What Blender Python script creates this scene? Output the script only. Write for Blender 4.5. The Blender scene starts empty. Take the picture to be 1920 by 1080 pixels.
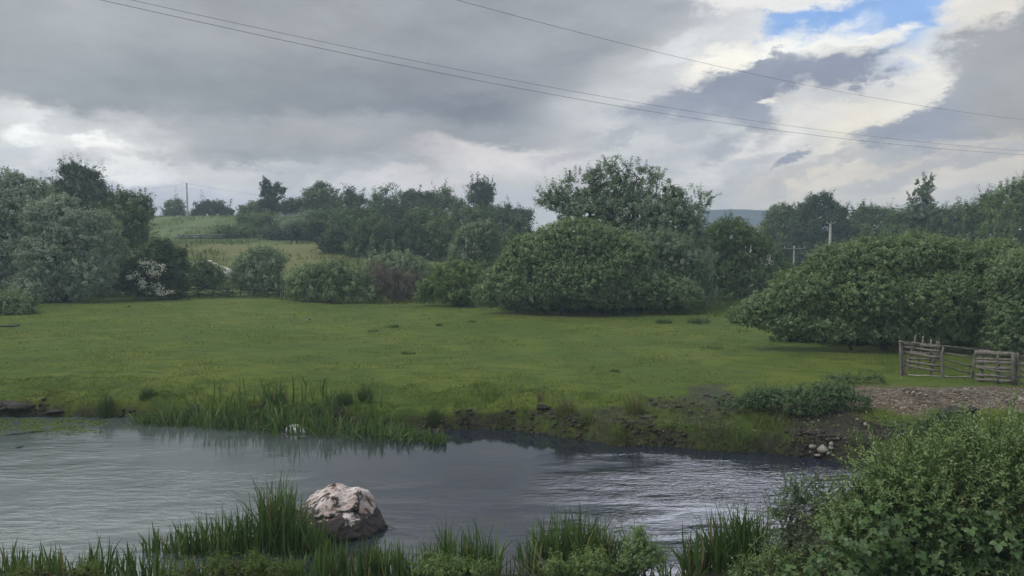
import bpy, math, random
import numpy as np
from math import radians, sin, cos, pi

random.seed(7)
rng = np.random.default_rng(7)
scene = bpy.context.scene
COL = scene.collection

# ------------------------------------------------------------------ camera
EYE = 4.0            # metres above the meadow
TILT = 3.55          # degrees below level
FOC = 1450.0         # focal length in photo pixels (1920 wide)
cam_data = bpy.data.cameras.new("camera")
cam = bpy.data.objects.new("camera", cam_data)
COL.objects.link(cam)
cam.location = (0, 0, EYE)
cam.rotation_euler = (radians(90 - TILT), 0, 0)
cam_data.sensor_width = 36
cam_data.lens = 36 * FOC / 1920
cam_data.clip_start = 0.1
cam_data.clip_end = 6000
scene.camera = cam

scene.view_settings.view_transform = 'Standard'
scene.view_settings.look = 'None'
scene.view_settings.exposure = 0.32
scene.view_settings.gamma = 1.0
scene.view_settings.use_curve_mapping = False
scene.render.engine = 'CYCLES'
cy = scene.cycles
cy.use_denoising = True
cy.denoiser = 'OPENIMAGEDENOISE'
cy.max_bounces = 6
cy.diffuse_bounces = 3
cy.glossy_bounces = 3
cy.transmission_bounces = 3
cy.volume_bounces = 0
cy.transparent_max_bounces = 4
cy.sample_clamp_indirect = 4
cy.caustics_reflective = False
cy.caustics_refractive = False

_F = np.array([0, cos(radians(TILT)), -sin(radians(TILT))])
_U = np.array([0, sin(radians(TILT)), cos(radians(TILT))])


def ray(px, py):
    d = _F + np.array([1, 0, 0]) * (px - 960) / FOC + _U * (540 - py) / FOC
    return d


def P(px, py, Y):
    """the point Y metres ahead that lies on the photo's line of sight through (px, py)"""
    d = ray(px, py)
    return np.array([0, 0, EYE]) + d * (Y / d[1])


def G(px, py, z=0.0):
    """where that line of sight meets the level z"""
    d = ray(px, py)
    return np.array([0, 0, EYE]) + d * ((z - EYE) / d[2])


def lin(r, g, b):
    f = lambda c: (c / 255 / 12.92) if c / 255 <= 0.04045 else ((c / 255 + 0.055) / 1.055) ** 2.4
    return (f(r), f(g), f(b), 1)


# ------------------------------------------------------------------ node helpers
class NT:
    def __init__(self, tree):
        self.t = tree
        self.n = tree.nodes
        self.l = tree.links

    def new(self, kind, **kw):
        n = self.n.new(kind)
        for k, v in kw.items():
            setattr(n, k, v)
        return n

    def put(self, sock, v):
        if isinstance(v, bpy.types.NodeSocket):
            self.l.new(v, sock)
        elif v is not None:
            sock.default_value = v

    def math(self, op, a, b=None, c=None, clamp=False):
        n = self.new('ShaderNodeMath', operation=op, use_clamp=clamp)
        self.put(n.inputs[0], a)
        if b is not None: self.put(n.inputs[1], b)
        if c is not None: self.put(n.inputs[2], c)
        return n.outputs[0]

    def vmath(self, op, a, b=None, s=None):
        n = self.new('ShaderNodeVectorMath', operation=op)
        self.put(n.inputs[0], a)
        if b is not None: self.put(n.inputs[1], b)
        if s is not None: self.put(n.inputs['Scale'], s)
        return n.outputs['Value'] if op in ('LENGTH', 'DOT_PRODUCT') else n.outputs[0]

    def noise(self, vec, scale, detail=4, rough=0.55, dist=0.0, color=False, dim='3D'):
        n = self.new('ShaderNodeTexNoise', noise_dimensions=dim)
        if vec is not None: self.put(n.inputs['Vector'], vec)
        n.inputs['Scale'].default_value = scale
        n.inputs['Detail'].default_value = detail
        n.inputs['Roughness'].default_value = rough
        n.inputs['Distortion'].default_value = dist
        return n.outputs['Color' if color else 'Fac']

    def ramp(self, v, a, b, lo=0.0, hi=1.0, smooth=True):
        n = self.new('ShaderNodeMapRange', interpolation_type='SMOOTHSTEP' if smooth else 'LINEAR')
        self.put(n.inputs['Value'], v)
        for s, x in zip(('From Min', 'From Max', 'To Min', 'To Max'), (a, b, lo, hi)):
            self.put(n.inputs[s], x)
        return n.outputs[0]

    def mix(self, f, a, b, blend='MIX'):
        n = self.new('ShaderNodeMix', data_type='RGBA', blend_type=blend)
        self.put(n.inputs[0], f)
        self.put(n.inputs[6], a)
        self.put(n.inputs[7], b)
        return n.outputs[2]

    def mapping(self, v, loc=(0, 0, 0), rot=(0, 0, 0), scale=(1, 1, 1), kind='POINT'):
        n = self.new('ShaderNodeMapping', vector_type=kind)
        self.put(n.inputs[0], v)
        n.inputs['Location'].default_value = loc
        n.inputs['Rotation'].default_value = rot
        n.inputs['Scale'].default_value = scale
        return n.outputs[0]


# ------------------------------------------------------------------ sky
world = bpy.data.worlds.new("World")
scene.world = world
world.use_nodes = True
W = NT(world.node_tree)
W.n.clear()
SKY_S = 0.10
SUN_EL, SUN_AZ = 52.0, -104.0     # degrees; azimuth from the view direction, to the left
tc = W.new('ShaderNodeTexCoord').outputs['Generated']
sep = W.new('ShaderNodeSeparateXYZ')
W.put(sep.inputs[0], tc)
azr = W.math('ARCTAN2', sep.outputs[0], sep.outputs[1])
elr = W.math('ARCSINE', sep.outputs[2])
comb = W.new('ShaderNodeCombineXYZ')
W.put(comb.inputs[0], W.math('MULTIPLY', azr, 1000.0))
W.put(comb.inputs[1], W.math('MULTIPLY', elr, 1000.0))
sky_uv = comb.outputs[0]                     # milliradians: x = azimuth, y = elevation
flat_dir = W.mapping(tc, scale=(1, 1, 2.4))
w1 = W.noise(flat_dir, 3.2, 5, 0.55, color=True)
w2 = W.noise(flat_dir, 11.0, 9, 0.66, color=True)
off1 = W.vmath('MULTIPLY', W.vmath('SUBTRACT', w1, (0.5, 0.5, 0.5)), (110, 60, 0))
off2 = W.vmath('MULTIPLY', W.vmath('SUBTRACT', w2, (0.5, 0.5, 0.5)), (105, 72, 0))
big = W.vmath('ADD', sky_uv, off1)
w3 = W.noise(W.mapping(tc, scale=(1, 1, 1.7)), 34.0, 8, 0.68, color=True)
off3 = W.vmath('MULTIPLY', W.vmath('SUBTRACT', w3, (0.5, 0.5, 0.5)), (42, 34, 0))
warp = W.vmath('ADD', W.vmath('ADD', big, off2), off3)


def azel(px, py):
    d = ray(px, py)
    return 1000 * math.atan2(d[0], d[1]), 1000 * math.asin(d[2] / np.linalg.norm(d))


nis = W.new('ShaderNodeTexSky', sky_type='NISHITA', sun_disc=False)
nis.sun_elevation = radians(SUN_EL)
nis.sun_rotation = radians(SUN_AZ)
nis.air_density = 1.0
nis.dust_density = 0.6
nis.ozone_density = 2.0


def cc(r, g, b):
    c = lin(r, g, b)
    return (c[0] / SKY_S, c[1] / SKY_S, c[2] / SKY_S, 1)


# base overcast deck, with its own slow light and dark
sky = W.mix(W.ramp(W.noise(flat_dir, 2.1, 4, 0.5), 0.36, 0.66), cc(196, 200, 205), cc(222, 224, 226))


def blob(col, px, py, rx, ry, rot=0.0, soft=0.45, op=1.0, src=None, gain=1.0):
    global sky
    a, e = azel(px, py)
    k = 1000 / 1450
    m = W.mapping(src or warp, loc=(a, e, 0), rot=(0, 0, radians(rot)), scale=(rx * k, ry * k, 1e6), kind='TEXTURE')
    L = W.vmath('LENGTH', m)
    f = W.ramp(L, 1 - soft, 1 + soft, op, 0.0)
    if isinstance(col, tuple):
        col = tuple(c * gain for c in cc(*col)[:3]) + (1,)
    sky = W.mix(f, sky, col)


SKY_BLOBS = []
BLUE = W.mix(0.65, W.vmath('MULTIPLY', nis.outputs[0], (0.62, 0.95, 1.32)), cc(146, 182, 232))
# broken bright cloud above both ends of the view, as the stream mirrors it
blob((232, 236, 252), 1540, -300, 400, 310, 0, .45, .97, big, 4.0)
blob((226, 234, 232), -20, -300, 500, 280, 0, .7, .9, big, 2.1)
# the broad pale band under the deck
blob((196, 197, 202), 600, 430, 1700, 165, 0, .5, .95, big)
blob((208, 204, 198), 1500, 330, 700, 190, 0, .5, .95, big)
# the dark deck
blob((141, 145, 151), 620, 90, 900, 190, 5, .40, .97, big)
blob((132, 136, 144), 780, 195, 640, 78, 4, .45, .8, big)
blob((118, 123, 134), 1020, 232, 330, 42, -3, .45, .85)
blob((128, 132, 142), 800, 250, 260, 22, -2, .6, .6)
blob((172, 176, 179), 60, 60, 260, 150, 0, .8, .7, big)
blob((136, 141, 147), 330, 150, 240, 50, 4, .8, .6)
blob((164, 167, 170), 560, 50, 200, 60, 10, .9, .5)
blob((156, 159, 162), 700, 275, 420, 20, 3, .7, .5)
blob((172, 173, 175), 470, 250, 330, 30, 2, .6, .7)
blob((152, 155, 160), 480, 292, 240, 14, -2, .7, .8)
blob((160, 164, 171), 1150, 50, 240, 80, 10, .7, .7)
blob((142, 147, 156), 1180, 150, 170, 50, 8, .6, .7)
blob((180, 182, 184), 1180, 120, 90, 24, 30, .7, .5)
# bright breaks low at the left
blob((226, 226, 222), 110, 280, 270, 56, -10, .5, .9)
blob((255, 255, 250), 80, 272, 26, 50, 30, .6, 1.0, None, 1.2)
blob((212, 214, 214), 122, 262, 26, 20, 0, .7, .7)
blob((252, 252, 246), 172, 276, 40, 16, -8, .7, .9, None, 1.1)
blob((248, 248, 242), 20, 236, 30, 12, 0, .6, .8)
blob((252, 252, 246), 265, 328, 80, 20, -6, .5, .9, None, 1.1)
blob((180, 183, 190), 120, 312, 60, 22, -20, .6, .6)
blob((214, 212, 212), 470, 335, 260, 22, -4, .6, .7)
blob((190, 193, 197), 60, 236, 170, 22, 0, .8, .6)
blob((190, 191, 204), 430, 372, 330, 22, 0, .8, .8)
blob((186, 186, 198), 930, 378, 120, 26, 0, .8, .7)
blob((222, 216, 216), 960, 306, 180, 22, -4, .6, .85)
blob((216, 211, 210), 790, 340, 100, 16, -4, .6, .7)
# the torn clouds of the right hand side
blob((210, 211, 211), 1470, 140, 420, 140, 18, .4, .9, big)
blob(BLUE, 1730, 14, 225, 60, 6, .22, .95)
blob(BLUE, 1500, 36, 70, 36, 0, .35, .9)
blob(BLUE, 1560, 66, 70, 14, -10, .3, .8)
blob((232, 231, 228), 1480, -10, 170, 24, 0, .4, .95)
blob((240, 239, 232), 1500, 110, 115, 40, 14, .4, .95)
blob((246, 243, 232), 1640, 88, 64, 20, 10, .35, .85)
blob((244, 240, 228), 1345, 125, 60, 26, 20, .5, .9)
blob((226, 228, 228), 1280, 90, 60, 18, 20, .7, .6)
blob((176, 198, 228), 1745, 92, 80, 16, 0, .5, .8)
blob((132, 140, 158), 1400, 165, 190, 30, 12, .35, .97)
blob((136, 144, 162), 1590, 138, 85, 22, 14, .35, .97)
blob((140, 147, 163), 1440, 130, 44, 16, 30, .35, .9)
blob((146, 152, 166), 1290, 205, 130, 30, 4, .5, .85)
blob((232, 228, 218), 1700, 180, 120, 34, 40, .8, .8)
blob((236, 229, 214), 1610, 255, 50, 66, 50, .7, .9)
blob((228, 224, 218), 1450, 262, 130, 24, 24, .4, .85)
blob((142, 149, 164), 1385, 222, 66, 30, -35, .45, .85)
blob((240, 236, 226), 1425, 195, 22, 10, 10, .4, .9)
blob((136, 143, 160), 1498, 306, 32, 10, 24, .35, .9)
# the slate cloud at the far right
blob((150, 156, 168), 1830, 200, 185, 58, 42, .20, .98)
blob((146, 152, 166), 1740, 250, 110, 26, 8, .28, .95)
blob((158, 160, 165), 1930, 130, 110, 100, 30, .22, .97)
blob((168, 164, 158), 1985, 200, 110, 70, 20, .7, .7)
blob((236, 230, 218), 1880, -10, 80, 40, 30, .4, .9)
blob((220, 211, 196), 1700, 335, 330, 26, 8, .7, .85)
blob((226, 216, 200), 1580, 352, 160, 18, 8, .7, .7)
blob((222, 214, 202), 1790, 350, 90, 10, 10, .7, .7)
blob((178, 178, 180), 1800, 312, 190, 12, 12, .6, .85)
blob((184, 182, 182), 1560, 322, 110, 10, 16, .6, .7)
blob((206, 198, 189), 1500, 388, 400, 18, 0, .9, .6)
for bx_, by_, bw_, bh_, bc_ in [(1250, 300, 110, 22, (176, 178, 184)), (1180, 262, 70, 14, (160, 164, 172)), (1330, 345, 110, 16, (180, 180, 184)), (1420, 300, 50, 12, (176, 179, 186)),
                                (1120, 345, 90, 14, (188, 186, 192)), (1650, 300, 60, 10, (186, 186, 186)), (1300, 250, 40, 16, (168, 172, 180)), (1860, 380, 120, 14, (186, 182, 178)),
                                (640, 320, 90, 12, (176, 177, 181)), (330, 300, 70, 12, (178, 180, 182)), (30, 300, 40, 14, (196, 200, 204)), (135, 250, 26, 18, (206, 208, 208)), (1060, 300, 60, 10, (182, 180, 186)),
                                (1560, 190, 30, 12, (196, 198, 200)), (1345, 285, 26, 18, (156, 161, 171)), (1540, 100, 40, 12, (214, 214, 210)), (1690, 118, 36, 8, (196, 202, 212))]:
    blob(bc_, bx_, by_, bw_, bh_, 8, .7, .75)
# billows and streaks over everything
n3 = W.noise(flat_dir, 8.0, 9, 0.62)
n4 = W.noise(W.mapping(tc, scale=(1, 1, 4.5), rot=(0, radians(8), 0)), 5.0, 7, 0.62)
mod = W.math('ADD', W.ramp(n3, 0.3, 0.7, 0.91, 1.09), W.ramp(n4, 0.3, 0.7, -0.05, 0.05))
sky = W.vmath('SCALE', sky, s=W.math('MULTIPLY', mod, 0.90))
bg = W.new('ShaderNodeBackground')
W.put(bg.inputs[0], sky)
bg.inputs[1].default_value = SKY_S
wo = W.new('ShaderNodeOutputWorld')
W.l.new(bg.outputs[0], wo.inputs[0])
world.cycles.sampling_method = 'MANUAL'
world.cycles.sample_map_resolution = 1024

sun_data = bpy.data.lights.new("sun", 'SUN')
sun = bpy.data.objects.new("sun", sun_data)
COL.objects.link(sun)
sun_data.energy = 1.5
sun_data.angle = radians(14)
sun_data.color = (1.0, 0.95, 0.86)
sun.rotation_euler = (radians(90 - SUN_EL), 0, radians(-SUN_AZ + 180))
sun.location = (-20, 0, 60)

# ------------------------------------------------------------------ object helpers
def new_obj(name, data, parent=None, label=None, cat=None, group=None, kind=None):
    o = bpy.data.objects.new(name, data)
    COL.objects.link(o)
    if parent is not None:
        o.parent = parent
    for k, v in (('label', label), ('category', cat), ('group', group), ('kind', kind)):
        if v:
            o[k] = v
    return o


def thing(name, loc, label, cat, group=None):
    o = new_obj(name, None, None, label, cat, group)
    o.location = tuple(float(v) for v in loc)
    o.empty_display_size = 0.3
    return o


def mesh_of(name, verts, faces, mat, origin=(0, 0, 0), smooth=False, attrs=None):
    """faces: one (n, k) array or a list of them"""
    verts = np.asarray(verts, dtype=np.float64) - np.asarray(origin, dtype=np.float64)
    if isinstance(faces, np.ndarray):
        faces = [faces]
    faces = [f for f in faces if len(f)]
    me = bpy.data.meshes.new(name)
    me.vertices.add(len(verts))
    me.vertices.foreach_set('co', verts.astype(np.float32).ravel())
    nl = sum(f.size for f in faces)
    nf = sum(len(f) for f in faces)
    me.loops.add(nl)
    me.loops.foreach_set('vertex_index', np.concatenate([f.ravel() for f in faces]).astype(np.int32))
    me.polygons.add(nf)
    sizes = np.concatenate([np.full(len(f), f.shape[1]) for f in faces])
    starts = np.concatenate([[0], np.cumsum(sizes)[:-1]])
    me.polygons.foreach_set('loop_start', starts.astype(np.int32))
    me.update(calc_edges=True)
    if smooth:
        me.polygons.foreach_set('use_smooth', np.ones(nf, dtype=bool))
    for an, (dom, typ, arr) in (attrs or {}).items():
        a = me.attributes.new(an, typ, dom)
        a.data.foreach_set('color' if typ == 'FLOAT_COLOR' else 'value', np.asarray(arr, dtype=np.float32).ravel())
    if mat:
        me.materials.append(mat)
    return me


def _hash(ix, iy, iz, seed):
    h = (ix.astype(np.int64) * 374761393 + iy.astype(np.int64) * 668265263 + iz.astype(np.int64) * 2147483647 + seed * 974634777) & 0xffffffff
    h = ((h ^ (h >> 13)) * 1274126177) & 0xffffffff
    return ((h ^ (h >> 16)) & 0xffffff) / float(0xffffff)


def vnoise(p, seed=0):
    """value noise in -1..1"""
    p = np.asarray(p, dtype=np.float64)
    if p.shape[-1] == 2:
        p = np.concatenate([p, np.zeros(p.shape[:-1] + (1,))], -1)
    i = np.floor(p)
    f = p - i
    f = f * f * (3 - 2 * f)
    i = i.astype(np.int64)
    r = 0
    for dx in (0, 1):
        for dy in (0, 1):
            for dz in (0, 1):
                w = (f[..., 0] if dx else 1 - f[..., 0]) * (f[..., 1] if dy else 1 - f[..., 1]) * (f[..., 2] if dz else 1 - f[..., 2])
                r = r + w * _hash(i[..., 0] + dx, i[..., 1] + dy, i[..., 2] + dz, seed)
    return r * 2 - 1


def fbm(p, octv=4, seed=0, gain=0.5):
    p = np.asarray(p, dtype=np.float64)
    r, a = 0, 1.0
    for k in range(octv):
        r = r + a * vnoise(p * 2 ** k + k * 17.3, seed + k)
        a *= gain
    return r


def smooth(x, a, b):
    t = np.clip((x - a) / (b - a), 0, 1)
    return t * t * (3 - 2 * t)


def unit(v):
    return v / np.maximum(np.linalg.norm(v, axis=-1, keepdims=True), 1e-9)


def material(name):
    m = bpy.data.materials.new(name)
    m.use_nodes = True
    t = NT(m.node_tree)
    t.n.clear()
    out = t.new('ShaderNodeOutputMaterial')
    return m, t, out


def principled(t, out, color, rough=0.8, spec=0.3, bump=None, bump_dist=0.02, bump_str=1.0):
    b = t.new('ShaderNodeBsdfPrincipled')
    t.put(b.inputs['Base Color'], color)
    t.put(b.inputs['Roughness'], rough)
    t.put(b.inputs['Specular IOR Level'], spec)
    if bump is not None:
        bn = t.new('ShaderNodeBump')
        t.put(bn.inputs['Height'], bump)
        bn.inputs['Distance'].default_value = bump_dist
        bn.inputs['Strength'].default_value = bump_str
        t.l.new(bn.outputs[0], b.inputs['Normal'])
    t.l.new(b.outputs[0], out.inputs['Surface'])
    return b


def leaf_material(name, dark, light, trans=0.3, gloss=0.06, odd=None):
    m, t, out = material(name)
    a = t.new('ShaderNodeAttribute', attribute_name='tint').outputs['Fac']
    c = t.mix(a, dark + (1,), light + (1,))
    if odd:
        c = t.mix(t.ramp(a, 0.93, 0.97), c, odd + (1,))
    d = t.new('ShaderNodeBsdfDiffuse')
    t.put(d.inputs[0], c)
    tr = t.new('ShaderNodeBsdfTranslucent')
    t.put(tr.inputs[0], t.mix(1.0, c, (1.0, 1.05, 0.6, 1), 'MULTIPLY'))
    gl = t.new('ShaderNodeBsdfGlossy')
    gl.inputs['Roughness'].default_value = 0.45
    gl.inputs[0].default_value = (0.8, 0.85, 0.9, 1)
    m1 = t.new('ShaderNodeMixShader')
    m1.inputs[0].default_value = trans
    t.l.new(d.outputs[0], m1.inputs[1]); t.l.new(tr.outputs[0], m1.inputs[2])
    m2 = t.new('ShaderNodeMixShader')
    m2.inputs[0].default_value = gloss * 0.3
    t.l.new(m1.outputs[0], m2.inputs[1]); t.l.new(gl.outputs[0], m2.inputs[2])
    t.l.new(m2.outputs[0], out.inputs['Surface'])
    return m


def simple_material(name, c1, c2, scale=8, rough=0.85, spec=0.2, bump=0.01, stretch=(1, 1, 1), detail=5):
    m, t, out = material(name)
    v = t.mapping(t.new('ShaderNodeTexCoord').outputs['Object'], scale=stretch)
    n = t.noise(v, scale, detail, 0.6)
    principled(t, out, t.mix(t.ramp(n, 0.35, 0.65), c1 + (1,), c2 + (1,)), rough, spec, n, bump)
    return m


# ------------------------------------------------------------------ terrain
WATER = -0.6
far_px = [(-900, 772), (-300, 776), (0, 781), (150, 783), (260, 783), (450, 788), (620, 797), (760, 806), (830, 810), (900, 806), (960, 807),
          (1060, 820), (1150, 834), (1300, 842), (1440, 848), (1510, 858), (1570, 866), (1700, 876), (2300, 890)]
near_px = [(-900, 1090), (-300, 1090), (0, 1088), (200, 1096), (420, 1096), (600, 1098), (760, 1096), (1000, 1094), (1250, 1096), (1400, 1070),
           (1480, 990), (1600, 925), (1750, 905), (2300, 905)]
_fp = np.array([G(x, y, WATER)[:2] for x, y in far_px])
_np = np.array([G(x, y, WATER)[:2] for x, y in near_px])


def shore_far(x):
    return np.interp(x, _fp[:, 0], _fp[:, 1]) + 0.10 * vnoise(np.stack([x * 1.7, x * 0], -1), 3) + 0.06 * vnoise(np.stack([x * 5, x * 0], -1), 4)


def shore_near(x):
    return np.interp(x, _np[:, 0], _np[:, 1]) + 0.08 * vnoise(np.stack([x * 1.9, x * 0 + 5], -1), 5)


def pxx(x, y):
    """photo column of a ground point (used to say where along the far slope it lies)"""
    return 960 + FOC * x / np.maximum(y, 1)


MOUND = G(1740, 745, 0.1)


def terrain(x, y):
    x = np.asarray(x, dtype=float); y = np.asarray(y, dtype=float)
    q = np.stack([x, y], -1)
    df = y - shore_far(x)
    dn = shore_near(x) - y
    steep = 0.35 + 0.5 * smooth(x, 6.5, 9.5)
    zf = -0.66 + 0.46 * smooth(df, -0.05, steep) + 0.2 * smooth(df, 0.2, 3.0)
    zf = zf + 0.06 * fbm(q * 3.1, 3, 14) * smooth(df, 0.05, 0.4) * (1 - smooth(df, 1.5, 3)) + 0.05 * fbm(q * 1.6, 3, 11) * smooth(df, 0.0, 0.8) * (1 - 0.75 * smooth(df, 3, 7)) + 0.03 * fbm(q * 0.35, 2, 12) * smooth(df, 1, 4)
    zn = -0.66 + 0.35 * smooth(dn, 0, 0.5) + 0.20 * np.maximum(dn - 0.3, 0) + 0.25 * np.maximum(dn - 2.4, 0) * (1 - 0.0 * x)
    zn = np.minimum(zn, 0.02 + 2.1 * (1 - smooth(y, 1.0, 8.6))) + 0.05 * fbm(q * 1.5, 3, 13) * smooth(dn, 0, 1)
    zw = -0.7 - 0.5 * smooth(np.minimum(-df, -dn), 0, 1.2)
    z = np.where(df > 0, zf, np.where(dn > 0, zn, np.minimum(zw, -0.66)))
    # gravel spoil heap by the paddock
    m = np.exp(-(((x - MOUND[0]) / 2.6) ** 2 + ((y - MOUND[1]) / 0.9) ** 2))
    z = z + 0.22 * m * (1 + 0.4 * fbm(q * 2.5, 3, 21)) * (df > 0)
    # a slight rise at the left end of the meadow
    z = z + 0.25 * smooth(y, 36, 47) * smooth(-x, 10, 16) * (1 - smooth(y, 50, 55))
    # far slope: two terraces rising to a ridge on the left, fading out to level ground on the right
    px = pxx(x, y)
    side = 1 - smooth(px, 760, 1250)
    h = 0.4 * smooth(y, 52, 60) + 3.3 * smooth(y, 58, 92) + 1.2 * smooth(y, 92, 101) + 3.3 * smooth(y, 100, 136)
    h = h - 5.0 * smooth(y, 150, 400)
    h = h + 0.12 * fbm(q * 0.12, 3, 31) * smooth(y, 60, 90)
    z = z + h * side * (y > 50)
    z = z + 3.0 * smooth(y, 90, 160) * (1 - side)
    return z


def tz(x, y):
    return float(terrain(np.array([x]), np.array([y]))[0])


def on_ground(px, py, z0=0.0):
    """first ground point met along the line of sight through a pixel"""
    d = ray(px, py)
    t = np.arange(7.0, 72.0, 0.02)
    q = np.array([0, 0, EYE]) + d[None] * t[:, None]
    hit = np.nonzero(q[:, 2] <= np.maximum(terrain(q[:, 0], q[:, 1]), WATER))[0]
    p = q[hit[0]] if len(hit) else G(px, py, 0.0)
    return np.array([p[0], p[1], tz(p[0], p[1])])


ys = np.concatenate([np.linspace(-30, 8, 22), np.linspace(8.3, 13, 60), np.linspace(13.1, 25, 150), 25 * (780 / 25) ** (np.linspace(0.004, 1, 190))])
us = np.sinh(np.linspace(-1, 1, 291) * 1.6) / np.sinh(1.6) * 1.75
YY, UU = np.meshgrid(ys, us, indexing='ij')
XX = UU * (12 + 0.72 * np.maximum(YY, 0))
ZZ = terrain(XX, YY)
gv = np.stack([XX, YY, ZZ], -1).reshape(-1, 3)
R_, C_ = YY.shape
ii = np.arange(R_ * C_).reshape(R_, C_)
gf = np.stack([ii[:-1, :-1], ii[:-1, 1:], ii[1:, 1:], ii[1:, :-1]], -1).reshape(-1, 4)
x_, y_ = gv[:, 0], gv[:, 1]
q_ = gv[:, :2]
df_ = y_ - shore_far(x_)
dn_ = shore_near(x_) - y_
px_ = pxx(x_, y_)


def mask_mud_shade(x, y):
    q = np.stack([x, y], -1)
    df = y - shore_far(x)
    nz = fbm(q * 1.1, 4, 41)
    m = (1 - smooth(df + 0.20 * nz, 0.06, 0.30)) + .28 * (1 - smooth(df + .5 * nz, .3, 1.5)) * smooth(x, 1, 3)
    # poached ground right of the middle, and the black clods at the left
    c = G(1230, 775, -0.1)
    m = np.maximum(m, smooth(1.15 - np.hypot((x - c[0]) / 2.2, (y - c[1]) / 1.5) + 0.7 * nz, 0.25, 0.8) * 0.8)
    c = G(1560, 805, -0.2)
    m = np.maximum(m, smooth(1.2 - np.hypot((x - c[0]) / 1.9, (y - c[1]) / 1.5) + 0.35 * nz, 0.2, 0.7))
    c = G(20, 765, -0.3)
    m = np.maximum(m, smooth(1.2 - np.hypot((x - c[0]) / 1.2, (y - c[1]) / 0.7) + 0.3 * nz, 0.2, 0.5))
    c = G(1020, 765, -0.1)
    m = np.maximum(m, smooth(1.1 - np.hypot((x - c[0]) / 0.6, (y - c[1]) / 0.45) + 0.3 * nz, 0.2, 0.6))
    c = G(1340, 745, -0.0)
    m = np.maximum(m, smooth(1.0 - np.hypot((x - c[0]) / 0.8, (y - c[1]) / 1.3) + 0.9 * nz, 0.2, 0.7) * 0.8)
    # dark earth colour painted beneath the big willows in place of their shade
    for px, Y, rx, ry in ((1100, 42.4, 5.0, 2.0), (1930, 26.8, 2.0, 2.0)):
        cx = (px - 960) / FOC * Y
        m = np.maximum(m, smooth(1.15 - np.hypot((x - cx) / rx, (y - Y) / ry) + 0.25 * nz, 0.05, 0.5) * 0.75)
    return np.clip(m, 0, 1)


def mask_gravel(x, y):
    q = np.stack([x, y], -1)
    nz = fbm(q * 1.3, 4, 43)
    m = smooth(1.25 - np.hypot((x - MOUND[0] - 0.7) / 4.4, (y - MOUND[1] - .35) / 1.75) + 0.35 * nz, 0.15, 0.55)
    return np.clip(m, 0, 1)


mud_shade_ = mask_mud_shade(x_, y_)
grav_ = mask_gravel(x_, y_)
nzb = fbm(q_ * 0.08, 3, 45)
dry_ = smooth(y_ + 3 * nzb, 58, 72) * (1 - smooth(y_ + 3 * nzb, 88, 92)) * smooth(px_, 250, 340) + 0.25 * smooth(y_, 92, 110)
rough_ = smooth(y_, 51, 54)
mk = np.stack([mud_shade_, grav_, np.clip(dry_, 0, 1), rough_], -1)

m_ground, t, out = material("meadow_ground")
geo = t.new('ShaderNodeNewGeometry').outputs['Position']
at = t.new('ShaderNodeAttribute', attribute_name='mask')
sp = t.new('ShaderNodeSeparateColor')
t.l.new(at.outputs['Color'], sp.inputs[0])
n_big = t.noise(geo, 0.16, 4, 0.6)
n_mid = t.noise(t.mapping(geo, scale=(0.6, 1.3, 1)), 1.6, 5, 0.62)
n_fine = t.noise(geo, 14, 5, 0.7)
n_tiny = t.noise(geo, 70, 3, 0.7)
g = t.mix(t.ramp(n_big, 0.38, 0.62), (0.070, 0.108, 0.018, 1), (0.108, 0.136, 0.022, 1))
g = t.mix(t.ramp(n_mid, 0.44, 0.66, 0, 0.85), g, (0.042, 0.080, 0.016, 1))
g = t.mix(t.ramp(t.noise(t.mapping(geo, scale=(0.5, 1.2, 1)), 0.7, 5, 0.65), 0.55, 0.75, 0, 0.40), g, (0.105, 0.125, 0.040, 1))
g = t.mix(t.ramp(t.noise(t.mapping(geo, scale=(0.7, 1.6, 1)), 0.33, 6, 0.68), 0.50, 0.66, 0, 0.6), g, (0.052, 0.086, 0.020, 1))
g = t.mix(t.ramp(t.noise(geo, 2.6, 6, 0.75), 0.60, 0.70, 0, 0.5), g, (0.13, 0.125, 0.055, 1))
g = t.mix(t.ramp(n_fine, 0.5, 0.75, 0, 0.55), g, (0.115, 0.15, 0.038, 1))
g = t.mix(t.ramp(t.noise(geo, 5.0, 4, 0.7), 0.62, 0.72, 0, 0.4), g, (0.10, 0.10, 0.045, 1))
# hill grass, dry field
hg = t.mix(t.ramp(t.noise(geo, 0.5, 5, 0.65), 0.35, 0.65), (0.065, 0.115, 0.040, 1), (0.12, 0.165, 0.060, 1))
g = t.mix(at.outputs['Alpha'], g, hg)
dryc = t.mix(t.ramp(t.noise(t.mapping(geo, scale=(1, 2, 2)), 0.28, 5, 0.6), 0.35, 0.65), (0.105, 0.130, 0.045, 1), (0.150, 0.150, 0.060, 1))
dryc = t.mix(t.ramp(t.noise(geo, 1.3, 4, 0.7), 0.58, 0.70, 0, 0.45), dryc, (0.095, 0.07, 0.035, 1))
g = t.mix(sp.outputs[2], g, dryc)
mud_shade_c = t.mix(t.ramp(n_fine, 0.35, 0.7), (0.015, 0.014, 0.012, 1), (0.048, 0.045, 0.034, 1))
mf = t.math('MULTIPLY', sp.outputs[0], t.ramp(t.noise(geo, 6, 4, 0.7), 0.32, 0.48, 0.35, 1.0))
g = t.mix(mf, g, mud_shade_c)
vor = t.new('ShaderNodeTexVoronoi', feature='F1')
t.put(vor.inputs['Vector'], geo); vor.inputs['Scale'].default_value = 22
grc = t.mix(t.ramp(n_mid, 0.3, 0.7), (0.066, 0.048, 0.034, 1), (0.135, 0.105, 0.076, 1))
vc = t.new('ShaderNodeSeparateColor'); t.l.new(vor.outputs['Color'], vc.inputs[0])
grc = t.mix(t.ramp(vc.outputs[0], 0.80, 0.95), grc, (0.26, 0.24, 0.21, 1))
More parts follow.
